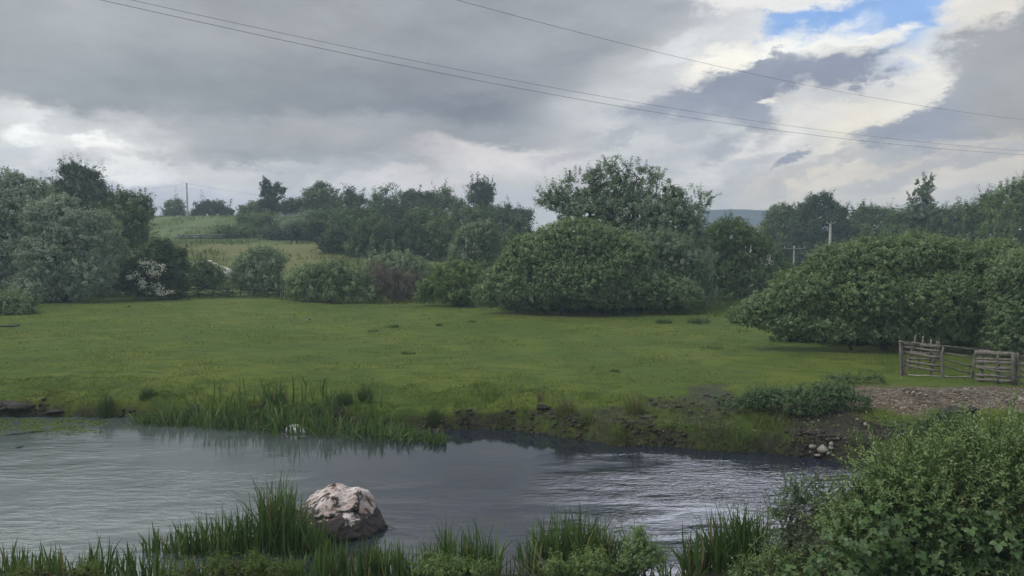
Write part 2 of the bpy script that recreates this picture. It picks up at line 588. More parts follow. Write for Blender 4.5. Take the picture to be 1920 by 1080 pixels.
g = t.mix(t.math('MULTIPLY', sp.outputs[1], t.ramp(n_fine, 0.30, 0.42, 0.5, 1)), g, grc)
hb = t.math('ADD', t.math('MULTIPLY', n_fine, 0.7), t.math('MULTIPLY', n_tiny, 0.3))
hb = t.math('ADD', hb, t.math('MULTIPLY', n_mid, 1.2))
principled(t, out, g, t.math('SUBTRACT', 0.95, t.math('MULTIPLY', sp.outputs[0], 0.25)), 0.15, hb, 0.06, 0.8)

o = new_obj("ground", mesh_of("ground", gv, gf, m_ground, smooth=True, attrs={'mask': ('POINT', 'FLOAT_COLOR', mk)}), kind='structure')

# ------------------------------------------------------------------ water
m_water, t, out = material("stream_water")
geo = t.new('ShaderNodeNewGeometry').outputs['Position']
r1 = t.noise(t.mapping(geo, scale=(0.9, 2.6, 1), rot=(0, 0, radians(-12))), 2.0, 4, 0.55, 0.6)
r2 = t.noise(t.mapping(geo, scale=(1.0, 2.2, 1), rot=(0, 0, radians(9))), 6.5, 3, 0.5, 0.3)
r3 = t.noise(t.mapping(geo, scale=(1.0, 1.6, 1)), 22, 2, 0.5)
calm = t.noise(t.mapping(geo, scale=(0.35, 0.8, 1), rot=(0, 0, radians(-18))), 0.75, 3, 0.5)
sx = t.new('ShaderNodeSeparateXYZ'); t.put(sx.inputs[0], geo)
riff = t.ramp(sx.outputs[0], -1.5, 3.5, 0.20, 0.80)
h = t.math('ADD', t.math('MULTIPLY', r1, 0.55), t.math('ADD', t.math('MULTIPLY', r2, t.ramp(sx.outputs[0], -2.0, 2.5, 0.12, 0.33)), t.math('MULTIPLY', r3, 0.05)))
sy_ = t.math('SUBTRACT', sx.outputs[1], t.math('MULTIPLY', sx.outputs[0], -0.25))
amp = t.math('MULTIPLY', t.ramp(calm, 0.40, 0.60, 0.10, 1.15), riff)
amp = t.math('MULTIPLY', amp, t.ramp(sy_, 13.5, 16.5, 1.0, 0.22))
bn = t.new('ShaderNodeBump')
t.put(bn.inputs['Height'], t.math('MULTIPLY', h, amp))
bn.inputs['Distance'].default_value = 0.11
murk_glare = t.ramp(sx.outputs[0], -6.5, -1.0, 1.0, 0.0)  # left end paler: veiling glare painted into the murky body colour
body = t.mix(murk_glare, (0.016, 0.020, 0.032, 1), (0.080, 0.096, 0.098, 1))
body = t.mix(t.ramp(t.noise(geo, 1.1, 5, 0.6), 0.4, 0.7, 0, 0.5), body, (0.022, 0.028, 0.02, 1))
b = t.new('ShaderNodeBsdfPrincipled')
t.put(b.inputs['Base Color'], body)
b.inputs['Roughness'].default_value = 0.06
b.inputs['IOR'].default_value = 1.55
b.inputs['Specular Tint'].default_value = (0.94, 0.96, 1.0, 1)
t.l.new(bn.outputs[0], b.inputs['Normal'])
t.l.new(b.outputs[0], out.inputs['Surface'])
wy = np.array([[-60, 8.9], [60, 8.9], [60, 25], [-60, 25]])
wv = np.concatenate([wy, np.full((4, 1), WATER)], 1)
new_obj("water", mesh_of("water", wv, np.array([[0, 1, 2, 3]]), m_water), kind='structure')

# ------------------------------------------------------------------ far hill and haze
YH = 600.0
hc = P(1400, 396, YH)
hx = np.linspace(20, 620, 110)
hyv = np.linspace(520, 760, 26)
HX, HY = np.meshgrid(hx, hyv, indexing='ij')
prof = (hc[2] - 4) * np.exp(-(np.abs(HX - hc[0]) / 34) ** 2.0) + 17 * np.exp(-(np.abs(HX - P(1338, 404, YH)[0]) / 26) ** 2) + 13 * np.exp(-((HX - P(1480, 404, YH)[0]) / 60) ** 2)
HZ = np.minimum(prof, hc[2]) * np.exp(-((HY - YH) / 90) ** 2) * (1 + 0.04 * fbm(np.stack([HX, HY], -1) * 0.03, 3, 51)) + 1.0
hi = np.arange(HX.size).reshape(HX.shape)
hf = np.stack([hi[:-1, :-1], hi[1:, :-1], hi[1:, 1:], hi[:-1, 1:]], -1).reshape(-1, 4)
m_hill = simple_material("hill_forest", (0.018, 0.028, 0.03), (0.035, 0.05, 0.045), 0.05, 1, 0, 3.0)
new_obj("hill", mesh_of("hill", np.stack([HX, HY, HZ], -1).reshape(-1, 3), hf, m_hill, smooth=True), kind='structure')

m_haze, t, out = material("haze_air")
pv = t.new('ShaderNodeVolumePrincipled')
pv.inputs['Color'].default_value = (0.66, 0.83, 1.0, 1)
pv.inputs['Density'].default_value = 0.0012
pv.inputs['Anisotropy'].default_value = 0.0
t.l.new(pv.outputs[0], out.inputs['Volume'])
bx = np.array([[x, y, z] for x in (-900, 900) for y in (-80, 800) for z in (-2.4, 32)], dtype=float)
bf = np.array([[0, 1, 3, 2], [4, 6, 7, 5], [0, 4, 5, 1], [2, 3, 7, 6], [0, 2, 6, 4], [1, 5, 7, 3]])
new_obj("haze", mesh_of("haze", bx, bf, m_haze), kind='stuff')

# ------------------------------------------------------------------ plant materials
M_LEAF = {
    'willow': leaf_material("willow_leaves", (0.090, 0.146, 0.055), (0.252, 0.336, 0.167), 0.28, 0.07),
    'pale': leaf_material("pale_willow_leaves", (0.139, 0.204, 0.106), (0.269, 0.334, 0.212), 0.28, 0.08),
    'grey': leaf_material("grey_willow_leaves", (0.106, 0.165, 0.094), (0.230, 0.287, 0.188), 0.28, 0.07),
    'hazed': leaf_material("hazed_willow_leaves", (0.16, 0.22, 0.155), (0.30, 0.36, 0.27), 0.28, 0.08),  # haze over the left willows painted in as a paler leaf colour
    'dark': leaf_material("dark_leaves", (0.032, 0.061, 0.029), (0.080, 0.123, 0.051), 0.22, 0.06),
    'mid': leaf_material("wood_leaves", (0.055, 0.099, 0.035), (0.138, 0.199, 0.072), 0.26, 0.06),
    'fresh': leaf_material("fresh_leaves", (0.087, 0.152, 0.041), (0.196, 0.268, 0.087), 0.30, 0.06),
    'shoot': leaf_material("willow_shoot_leaves", (0.102, 0.181, 0.051), (0.239, 0.326, 0.138), 0.32, 0.08, odd=(0.20, 0.20, 0.05)),
    'bramble': leaf_material("bramble_leaves", (0.036, 0.082, 0.024), (0.095, 0.160, 0.050), 0.24, 0.09, odd=(0.16, 0.19, 0.05)),
    'reed': leaf_material("reed_blades", (0.042, 0.089, 0.024), (0.131, 0.205, 0.058), 0.30, 0.07, odd=(0.20, 0.19, 0.09)),
    'rush': leaf_material("rush_stems", (0.050, 0.086, 0.032), (0.110, 0.150, 0.055), 0.2, 0.05),
    'turf': leaf_material("turf_blades", (0.071, 0.109, 0.019), (0.155, 0.190, 0.037), 0.3, 0.04, odd=(0.19, 0.18, 0.09)),
    'bank': leaf_material("bank_grass", (0.055, 0.095, 0.020), (0.155, 0.200, 0.048), 0.3, 0.04, odd=(0.19, 0.16, 0.09)),
    'nettle': leaf_material("nettle_leaves", (0.048, 0.092, 0.036), (0.125, 0.190, 0.080), 0.25, 0.06),
    'dry': leaf_material("dry_stalks", (0.099, 0.090, 0.050), (0.220, 0.198, 0.121), 0.15, 0.03),
    'twig': leaf_material("bare_twigs", (0.065, 0.055, 0.049), (0.152, 0.123, 0.109), 0.1, 0.02),
    'blossom': leaf_material("white_blossom", (0.380, 0.400, 0.330), (0.620, 0.630, 0.550), 0.2, 0.02),
}
M_BARK = simple_material("bark", (0.035, 0.030, 0.026), (0.085, 0.075, 0.062), 6, 0.9, 0.1, 0.01, (1, 1, 0.3))
M_BARKD = simple_material("dark_bark", (0.02, 0.018, 0.017), (0.05, 0.045, 0.04), 6, 0.9, 0.1, 0.01, (1, 1, 0.3))
M_WOOD = simple_material("weathered_wood", (0.085, 0.078, 0.070), (0.20, 0.185, 0.165), 9, 0.85, 0.15, 0.004, (1, 1, 6))
M_WOODH = simple_material("weathered_board", (0.10, 0.092, 0.080), (0.235, 0.215, 0.19), 9, 0.85, 0.15, 0.004, (0.25, 3, 5))


def leaf_quads(c, nrm, L, Wd, axis=None, r=rng):
    n = len(c)
    a = axis if axis is not None else r.normal(size=(n, 3))
    a = a - nrm * np.sum(a * nrm, -1, keepdims=True)
    a = unit(a)
    b = np.cross(nrm, a)
    L = L[:, None]; Wd = Wd[:, None]
    v = np.stack([c - a * L * 0.42 + b * Wd * 0.42, c + a * L * 0.58, c - a * L * 0.30 - b * Wd * 0.52], 1).reshape(-1, 3)
    f = np.arange(n * 3).reshape(n, 3)
    return v, f


def crown_leaves(lobes, Y, L=None, lai=4.6, clump=None, per=48, sprig=0.18, aspect=0.55, up=0.35, r=rng, bump=0.15, clear=0.08):
    """lobes: (centre px, centre py, half width px, half height px[, metres further back[, density[, depth ratio]]])"""
    L = L or max(0.075, 2.0 * Y / 773)
    k = Y / FOC
    if Y > 88:
        sprig = min(sprig, .12)
    clump = clump or max(0.16, 5.2 * Y / 773)
    cs, rs, dens = [], [], []
    for lb in lobes:
        dy = lb[4] if len(lb) > 4 else 0.0
        cs.append(P(lb[0], lb[1], Y + dy)); kk = (Y + dy) / FOC
        dr = lb[6] if len(lb) > 6 else 0.85
        rs.append([lb[2] * kk, (lb[2] * kk + lb[3] * kk) / 2 * dr, lb[3] * kk])
        dens.append(lb[5] if len(lb) > 5 else 1.0)
    cs = np.array(cs); rs = np.array(rs)
    C, O, T = [], [], []
    for i, (c, rr, dn) in enumerate(zip(cs, rs, dens)):
        area = pi * rr[0] * rr[2]
        nc = int(area * lai * dn / (L * L * aspect / 2) / per * 1.5) + 3
        d = unit(r.normal(size=(nc, 3)))
        flip = (d[:, 1] > 0) & (r.random(nc) < 0.55)
        d[flip, 1] *= -1
        flip = (d[:, 2] < 0) & (r.random(nc) < 0.25)
        d[flip, 2] *= -1
        rad = (1 + bump * fbm(d * 2.2 + i * 9.1, 3, 60 + i)) * (1 - 0.30 * r.random(nc) ** 1.8)
        p = c + d * rr * rad[:, None]
        keep = np.ones(nc, bool)
        for j in range(len(cs)):
            if j != i:
                q = np.linalg.norm((p - cs[j]) / rs[j], axis=1)
                keep &= ~((q < 0.72) & (r.random(nc) < 0.93))
        O.append(unit(d / rr * rr.mean())[keep]); C.append(p[keep])
    C = np.concatenate(C); O = np.concatenate(O)
    gz = terrain(C[:, 0], C[:, 1])
    ok = C[:, 2] > gz + clear
    C, O, gz = C[ok], O[ok], gz[ok]
    m = len(C)
    tint_c = np.clip(0.45 + 0.22 * r.normal(size=m) + 0.18 * fbm(C * (0.6 / clump) * 0.35, 2, 77), 0, 1)
    rc = clump * (0.65 + 0.7 * r.random(m))
    idx = np.repeat(np.arange(m), per)
    n = len(idx)
    off = unit(r.normal(size=(n, 3))) * (r.random((n, 1)) ** 0.45)
    off[:, 2] *= 0.75
    is_sp = (r.random(m) < sprig)[idx]
    sd = unit(O * 0.9 + np.array([0, 0, up * 2]) + r.normal(size=(m, 3)) * 0.35)[idx]
    s = r.random(n) * 2.3 - 0.3
    off_s = sd * s[:, None] + r.normal(size=(n, 3)) * 0.16
    off = np.where(is_sp[:, None], off_s, off)
    c = C[idx] + off * rc[idx][:, None]
    nrm = unit(O[idx] * 0.35 + off * 1.0 + r.normal(size=(n, 3)) * 0.42 + np.array([0, 0, 0.30]))
    ax = unit(O[idx] * 0.6 + off * 0.5 + r.normal(size=(n, 3)) * 0.6 + np.array([0, 0, 0.2]))
    Ls = L * (0.65 + 0.7 * r.random(n))
    tint = np.clip(tint_c[idx] + 0.16 * r.normal(size=n), 0, 0.92)
    v, f = leaf_quads(c, nrm, Ls, Ls * aspect, ax, r)
    # sparser, larger leaves inside close the crown
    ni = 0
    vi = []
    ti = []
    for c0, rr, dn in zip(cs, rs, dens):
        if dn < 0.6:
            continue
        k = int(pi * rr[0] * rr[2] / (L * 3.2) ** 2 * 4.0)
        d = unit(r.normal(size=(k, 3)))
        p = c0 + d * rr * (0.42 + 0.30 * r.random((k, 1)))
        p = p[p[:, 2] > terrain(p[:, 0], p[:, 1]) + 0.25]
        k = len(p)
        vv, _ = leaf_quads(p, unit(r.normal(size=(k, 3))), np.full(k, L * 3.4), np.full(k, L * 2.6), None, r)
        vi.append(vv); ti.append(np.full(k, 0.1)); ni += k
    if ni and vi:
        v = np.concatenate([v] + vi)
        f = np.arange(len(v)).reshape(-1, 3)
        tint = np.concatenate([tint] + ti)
    return v, f, tint, C, cs, rs


def tube_mesh(segs, sides=5):
    """segs: list of (points (k,3), radii (k,)) -> verts, quads"""
    V, Fq, base = [], [], 0
    ang = np.arange(sides) / sides * 2 * pi
    for pts, rad in segs:
        pts = np.asarray(pts, float); rad = np.asarray(rad, float)
        tg = unit(np.gradient(pts, axis=0))
        ref = np.where(np.abs(tg[:, 2:3]) > 0.9, np.array([[1.0, 0, 0]]), np.array([[0, 0, 1.0]]))
        a = unit(np.cross(tg, ref)); b = np.cross(tg, a)
        ring = pts[:, None] + rad[:, None, None] * (np.cos(ang)[None, :, None] * a[:, None] + np.sin(ang)[None, :, None] * b[:, None])
        V.append(ring.reshape(-1, 3))
        k = len(pts)
        i = np.arange(k * sides).reshape(k, sides) + base
        Fq.append(np.stack([i[:-1], np.roll(i[:-1], -1, 1), np.roll(i[1:], -1, 1), i[1:]], -1).reshape(-1, 4))
        base += k * sides
    return np.concatenate(V), np.concatenate(Fq)


def limbs(base, targets, r0, stems=1, spread=0.3, wob=0.12, sides=5, r=rng, tip=0.012):
    """a branching skeleton from the base to the targets"""
    base = np.asarray(base, float)
    nodes, parent = [], []
    for s in range(stems):
        a = r.random() * 2 * pi
        b = base + np.array([cos(a), sin(a), 0]) * spread * (0 if stems == 1 else r.random() ** 0.5)
        b[2] = tz(b[0], b[1]) - 0.05
        nodes.append(b); parent.append(-1)
    order = np.argsort(np.linalg.norm(targets - base, axis=1))
    for i in order:
        tpt = targets[i]
        N = np.array(nodes)
        d = np.linalg.norm(N - tpt, axis=1)
        below = np.where(N[:, 2] < tpt[2] + 0.2, 0, 3.0) * d
        pathlen = np.linalg.norm(N - base, axis=1) * 0.35
        j = int(np.argmin(d + below + pathlen))
        steps = 2
        prev = j
        for s in range(1, steps + 1):
            q = N[j] + (tpt - N[j]) * s / steps
            if s < steps:
                q = q + r.normal(size=3) * d[j] * wob
                q[2] += d[j] * 0.10
            nodes.append(q); parent.append(prev); prev = len(nodes) - 1
    N = np.array(nodes)
    cnt = np.ones(len(N))
    for i in range(len(N) - 1, -1, -1):
        if parent[i] >= 0:
            cnt[parent[i]] += cnt[i]
    tot = cnt[:stems].max()
    rad = np.maximum(r0 * (cnt / tot) ** 0.5, tip)
    segs = []
    for i in range(len(N)):
        if parent[i] >= 0:
            p0, p1 = N[parent[i]], N[i]
            ra = rad[i] * 1.08 if parent[i] >= stems else min(rad[parent[i]], rad[i] * 1.5)
            mid = (p0 + p1) / 2 + r.normal(size=3) * np.linalg.norm(p1 - p0) * 0.04
            segs.append(([p0, mid, p1], [ra, (ra + rad[i]) / 2, rad[i]]))
    return tube_mesh(segs, sides)


def plant(name, label, cat, Y, lobes, mat, base_px=None, r0=0.14, stems=1, spread=0.3, ntarget=40, group=None, bark=None,
          seed=0, part='crown', stem_name='trunk', under=None, **kw):
    r = np.random.default_rng(1000 + seed)
    v, f, tint, C, cs, rs = crown_leaves(lobes, Y, r=r, **kw)
    bx = base_px if base_px is not None else np.average([l[0] for l in lobes], weights=[l[2] * l[3] for l in lobes])
    x = (bx - 960) / FOC * Y / cos(radians(TILT))
    base = np.array([x, Y + 0.3, tz(x, Y + 0.3)])
    root = thing(name, base, label, cat, group)
    new_obj(part, mesh_of(part, v, f, M_LEAF[mat], base, attrs={'tint': ('FACE', 'FLOAT', tint)}), root)
    sel = C[r.permutation(len(C))[:ntarget]]
    inner = cs[rs[:, 2] > 0]
    sel = inner[r.integers(0, len(inner), len(sel))] * 0.22 + sel * 0.78
    tv, tf = limbs(base, np.concatenate([inner, sel]), r0, stems, spread, r=r)
    new_obj(stem_name, mesh_of(stem_name, tv, tf, bark or M_BARKD, base, smooth=True), root, kind='stuff' if stems > 1 else None)
    if under:  # dark leaf mass added to deepen the shade in the hollow under the crown
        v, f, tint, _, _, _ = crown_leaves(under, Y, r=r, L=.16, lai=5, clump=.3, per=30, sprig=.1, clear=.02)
        new_obj('shade_leaves', mesh_of('shade_leaves', v, f, M_LEAF['dark'], base, attrs={'tint': ('FACE', 'FLOAT', tint * .4)}), root)
    return root, C, base

# ------------------------------------------------------------------ trees and shrubs, far to near
TR = 'tree'
S = iter(range(1, 999))


def T(name, label, Y, lobes, mat, cat=TR, **kw):
    return plant(name, label, cat, Y, lobes, mat, seed=next(S), **kw)


g1 = "trees along the ridge"
T("ridge_tree", "small round tree on the ridge just left of the leaning utility pole", 134, [(330, 392, 19, 15), (318, 398, 10, 8)], 'mid', group=g1, ntarget=14)
T("ridge_tree", "broad low tree on the ridge just right of the utility pole", 134, [(388, 393, 22, 14), (408, 394, 18, 15), (428, 399, 13, 8), (368, 399, 12, 8)], 'dark', group=g1, ntarget=18)
T("ridge_tree", "bushy tree at the foot of the half bare tree on the ridge", 116, [(480, 398, 30, 18), (503, 396, 26, 18), (462, 404, 16, 12)], 'mid', group=g1, ntarget=16)
T("ridge_tree", "small dark tree between the half bare tree and the tall round one", 116, [(545, 390, 20, 15), (560, 394, 16, 14)], 'dark', group=g1, ntarget=14)
T("ridge_tree", "large round dark tree on the ridge, widest of the skyline row", 114, [(600, 372, 32, 26), (580, 384, 22, 18), (625, 384, 26, 20), (610, 396, 34, 18)], 'mid', group=g1, ntarget=30, lai=4)
T("ridge_tree", "narrow dark tree on the skyline with a small knob at its top", 114, [(655, 366, 9, 14), (657, 384, 14, 16), (672, 378, 14, 14)], 'dark', group=g1, ntarget=20)
T("thin_tree", "thin see-through tree on the skyline, left of the two wide dark crowns", 112, [(712, 366, 12, 14, 0, .35), (735, 364, 20, 16, 0, .4), (722, 384, 34, 18, 0, .7)], 'mid', group=g1, ntarget=60, r0=.16, sprig=.4)
T("ridge_tree", "wide flat-topped dark tree on the skyline", 112, [(775, 374, 22, 16), (795, 374, 18, 14), (785, 388, 34, 18)], 'dark', group=g1, ntarget=22)
T("ridge_tree", "round-topped dark tree beside the wide flat-topped one", 112, [(833, 370, 17, 16), (820, 384, 18, 16), (850, 386, 22, 14)], 'mid', group=g1, ntarget=22)
T("ridge_tree", "tall square-crowned tree standing clear above the wood", 108, [(898, 352, 16, 13), (912, 358, 16, 16), (892, 370, 14, 14), (903, 378, 22, 16), (905, 396, 24, 16)], 'dark', group=g1, ntarget=34, lai=4, sprig=.3)
T("ridge_tree", "low tree trailing off at the right end of the skyline wood", 104, [(950, 402, 26, 15), (978, 406, 20, 13), (930, 404, 20, 14)], 'dark', group=g1, ntarget=18)

# the half bare tree
r_ = np.random.default_rng(5)
half, Ch, bh = T("half_bare_tree", "half bare tree with dense knots of leaves and dead branches reaching right", 113,
                 [(500, 348, 10, 11), (497, 362, 9, 8), (512, 372, 13, 12), (503, 382, 14, 10), (529, 358, 6, 6), (518, 350, 8, 7)], 'dark', group=g1, ntarget=30, r0=.28, base_px=511, clump=.5)
bt = [P(x, y, 113.2) for x, y in [(520, 380), (528, 368), (535, 360), (540, 352), (538, 372), (545, 378), (532, 350), (486, 378), (482, 372), (488, 366)]]
tv, tf = limbs(P(511, 392, 113.2), np.array(bt), .12, 1, tip=.035, r=r_)
new_obj("dead_branch", mesh_of("dead_branch", tv, tf, M_BARKD, bh, smooth=True), half)

g2 = "trees of the wood on the slope"
wood = [
    (96, [(560, 425, 34, 18), (590, 420, 30, 18)], 'grey', "greyish low tree at the left edge of the wood", {}),
    (94, [(610, 418, 34, 24), (640, 412, 26, 20)], 'mid', "round tree in the upper left of the wood, under the widest skyline crown", {}),
    (90, [(665, 418, 36, 28), (690, 408, 24, 18)], 'mid', "green tree in the upper wood below the narrow knobbed tree", {}),
    (92, [(730, 410, 36, 24), (755, 420, 26, 22)], 'dark', "dark tree in the upper wood below the thin see-through tree", {}),
    (90, [(800, 412, 40, 22), (830, 418, 30, 22)], 'mid', "broad light-topped tree in the upper wood below the flat-topped tree", {}),
    (88, [(875, 418, 34, 26), (900, 412, 26, 20)], 'mid', "round tree in the upper wood just below the square-crowned tree", {}),
    (86, [(945, 428, 36, 26), (975, 432, 26, 22)], 'dark', "dark tree at the right end of the wood, left of the tall grey willow", {}),
    (80, [(645, 450, 34, 30), (620, 458, 24, 20)], 'dark', "dark tree at the lower left corner of the wood, above the dry field", {}),
    (78, [(700, 448, 42, 36), (680, 468, 30, 24)], 'mid', "big leafy tree low in the left half of the wood", {}),
    (76, [(762, 452, 42, 36), (745, 475, 30, 24)], 'dark', "shadowy tree low in the middle of the wood", {}),
    (76, [(820, 450, 40, 36), (805, 474, 34, 26)], 'mid', "leafy tree low in the wood above the rounded pale-topped shrub", {}),
    (72, [(940, 465, 45, 34), (985, 470, 30, 30)], 'mid', "tree at the lower right corner of the wood behind the dome willow", {}),
]
for Y, lb, mt, lab, kw in wood:
    T("wood_tree", lab, Y, lb, mt, group=g2, ntarget=24, sprig=.25, **kw)

g3 = "low hedge shrubs on the terraces"
for Y, lb, mt, lab in [
    (104, [(470, 412, 26, 10), (500, 414, 30, 12)], 'mid', "low hedge shrub right below the half bare tree"),
    (102, [(550, 416, 36, 11), (580, 408, 26, 10)], 'grey', "greyish hedge shrub left of the wood"),
    (97, [(430, 434, 34, 9), (462, 436, 30, 11)], 'mid', "long low bramble bank in the middle of the hillside"),
    (96, [(520, 438, 34, 12), (555, 444, 30, 10)], 'dark', "dark bramble bank at the foot of the small forked tree"),
    (95, [(600, 446, 34, 12), (625, 450, 22, 10)], 'dark', "dark bramble bank between the small forked tree and the wood")]:
    T("hedge_shrub", lab, Y, lb, mt, 'shrub', group=g3, ntarget=10, r0=.06, part='foliage', stem_name='stems', stems=3)
T("forked_tree", "small forked tree with two thin dark trunks on the hillside", 92, [(562, 418, 22, 9, 0, .8), (545, 424, 12, 6, 0, .6)], 'grey', base_px=556, ntarget=22, r0=.14, stems=2, spread=.5)

# left hand group
T("dark_tree", "tall dark tree rising above the pale willows at the left", 74,
  [(140, 322, 24, 15), (122, 320, 9, 9), (168, 335, 20, 18), (150, 350, 36, 26), (178, 366, 32, 26), (120, 366, 28, 24), (165, 395, 50, 36), (200, 400, 26, 30)], 'dark', ntarget=70, r0=.3, sprig=.3, base_px=158)
T("dark_tree", "dark tree with ragged top between the tall dark tree and the open hillside", 64,
  [(232, 378, 22, 18), (262, 385, 22, 20), (240, 410, 42, 34), (274, 406, 12, 12), (220, 430, 40, 40), (250, 440, 30, 30)], 'mid', ntarget=60, r0=.22, sprig=.35)
T("old_willow", "large hazy pale willow filling the left edge of the photo", 50,
  [(28, 345, 30, 20), (-20, 360, 60, 34), (70, 360, 28, 22), (30, 400, 74, 50), (-60, 450, 90, 90), (20, 470, 80, 66), (0, 530, 90, 40)], 'hazed', r0=.35, ntarget=90, stems=3, spread=1.2, base_px=10)
T("old_willow", "pale rounded willow just right of the large one at the left edge", 47,
  [(118, 385, 30, 20), (90, 410, 40, 34), (138, 430, 50, 44), (172, 462, 36, 36), (100, 480, 62, 50), (160, 515, 56, 46), (85, 540, 60, 34), (190, 420, 20, 26)], 'hazed', r0=.3, ntarget=90, stems=3, spread=1.0, base_px=120)
T("young_tree", "light green slim tree between the pale rounded willow and the blossoming hawthorn", 52,
  [(212, 432, 14, 18), (215, 465, 24, 28), (225, 505, 34, 34), (205, 540, 40, 26)], 'pale', ntarget=30)
haw, Chaw, bhaw = T("hawthorn", "dark hawthorn with sprays of white blossom down its left side", 49,
  [(305, 468, 22, 20), (328, 482, 20, 22), (290, 500, 44, 34), (330, 512, 26, 34), (262, 520, 34, 34), (305, 540, 50, 24)], 'dark', ntarget=50, stems=3, spread=.6)
bl = []
r_ = np.random.default_rng(9)
for x, y, w, h in [(268, 492, 9, 5), (280, 495, 10, 6), (300, 497, 8, 3), (306, 503, 4, 6), (284, 508, 8, 8), (292, 514, 7, 8), (256, 514, 7, 5), (243, 520, 6, 6), (266, 528, 8, 7), (268, 536, 6, 5),
                   (290, 536, 8, 5), (297, 543, 10, 5), (312, 548, 12, 3), (302, 551, 8, 3), (322, 546, 5, 2)]:
    n = int(w * h * 1.5)
    c = np.array([P(x + r_.normal() * w * .62, y + r_.normal() * h * .62, 47.5 + .35 * r_.normal()) for _ in range(n)])
    bl.append(c)
bl = np.concatenate(bl)
v, f = leaf_quads(bl, unit(r_.normal(size=bl.shape) + [0, -1, .8]), np.full(len(bl), .085), np.full(len(bl), .08), None, r_)
new_obj("blossom", mesh_of("blossom", v, f, M_LEAF['blossom'], bhaw, attrs={'tint': ('FACE', 'FLOAT', r_.random(len(bl)))}), haw)
T("round_shrub", "small round green shrub at the meadow edge, lower left corner of the willows", 41, [(18, 568, 34, 20), (48, 574, 22, 17), (-20, 570, 30, 22), (30, 582, 36, 12)], 'willow', 'shrub',
  part='foliage', stem_name='stems', stems=4, r0=.05, ntarget=14)
T("low_shrub", "low dark shrub in front of the white rock pile", 58, [(378, 506, 22, 15), (398, 512, 20, 16), (360, 518, 18, 14), (385, 524, 34, 14)], 'mid', 'shrub', part='foliage', stem_name='stems', stems=4, r0=.06, ntarget=14)
T("low_shrub", "straggling dark growth along the brushwood fence", 52, [(350, 556, 30, 10), (390, 558, 30, 9), (425, 556, 24, 8), (318, 560, 30, 10)], 'dark', 'shrub', part='foliage', stem_name='stems', stems=5, r0=.05, spread=1.4, ntarget=16, lai=3)
T("silver_shrub", "pale grey-green bushy willow standing alone behind the brushwood fence", 54, [(492, 480, 26, 20), (515, 492, 18, 22), (470, 495, 28, 22), (492, 515, 40, 30), (460, 520, 26, 22), (500, 540, 40, 20)], 'pale', 'shrub',
  ntarget=40, stems=4, r0=.1, part='foliage', stem_name='stems')
T("round_shrub", "green rounded shrub by the thin fence stake", 49, [(600, 515, 30, 24), (570, 530, 30, 24), (635, 512, 30, 22), (620, 540, 44, 24), (575, 548, 34, 18), (662, 530, 28, 26)], 'willow', 'shrub',
  ntarget=40, stems=6, r0=.07, spread=1.2, part='foliage', stem_name='stems')
T("round_shrub", "rounded shrub with a pale domed top, middle of the meadow edge", 54, [(738, 496, 42, 22), (775, 506, 34, 22), (705, 510, 24, 20), (760, 530, 50, 30), (800, 522, 20, 22)], 'pale', 'shrub',
  ntarget=40, stems=5, r0=.08, spread=1.0, part='foliage', stem_name='stems')
tw, Ctw, btw = T("twiggy_shrub", "purplish brown twiggy shrub in front of the pale domed one", 50, [(712, 528, 34, 24, 0, .5), (745, 540, 36, 24, 0, .5), (690, 545, 24, 20, 0, .5), (780, 545, 30, 20, 0, .4)], 'twig', 'shrub',
  ntarget=160, stems=12, r0=.05, spread=1.6, part='twigs', stem_name='stems', sprig=.9, aspect=.16, bark=simple_material("twig_bark", (.045, .036, .034), (.10, .08, .072), 5, .9, .1, .003))
T("leafy_shrub", "dense green shrub tucked against the left side of the dome willow", 46.5, [(850, 520, 40, 30), (880, 530, 30, 36), (820, 540, 28, 22), (865, 552, 44, 22), (800, 556, 18, 10)], 'fresh', 'shrub',
  ntarget=40, stems=5, r0=.08, spread=.8, part='foliage', stem_name='stems')
T("young_tree", "pale young tree standing behind the dense shrub, left of the dome willow", 51, [(905, 432, 26, 20), (880, 446, 24, 20), (900, 462, 36, 26), (868, 476, 24, 20), (890, 495, 40, 24)], 'grey', ntarget=36)

# the big group in the middle
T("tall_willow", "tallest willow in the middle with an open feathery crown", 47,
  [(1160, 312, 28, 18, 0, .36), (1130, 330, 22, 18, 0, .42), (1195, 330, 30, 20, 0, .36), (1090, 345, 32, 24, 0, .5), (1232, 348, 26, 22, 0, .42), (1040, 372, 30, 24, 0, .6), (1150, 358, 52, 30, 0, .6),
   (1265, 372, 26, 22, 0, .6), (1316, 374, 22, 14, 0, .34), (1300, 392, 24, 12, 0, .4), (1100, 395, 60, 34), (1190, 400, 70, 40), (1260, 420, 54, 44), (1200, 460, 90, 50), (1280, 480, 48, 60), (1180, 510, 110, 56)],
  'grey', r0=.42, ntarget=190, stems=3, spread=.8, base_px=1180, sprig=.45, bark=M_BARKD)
T("broad_tree", "broad dark tree right of the tallest willow, beside the glimpse of the house", 52,
  [(1365, 440, 44, 30), (1340, 470, 40, 40), (1400, 470, 44, 40), (1440, 492, 30, 30, 0, .4), (1350, 520, 56, 44), (1420, 530, 60, 40), (1470, 515, 20, 24), (1380, 555, 80, 26)], 'mid', r0=.25, ntarget=60, stems=3, spread=.8)
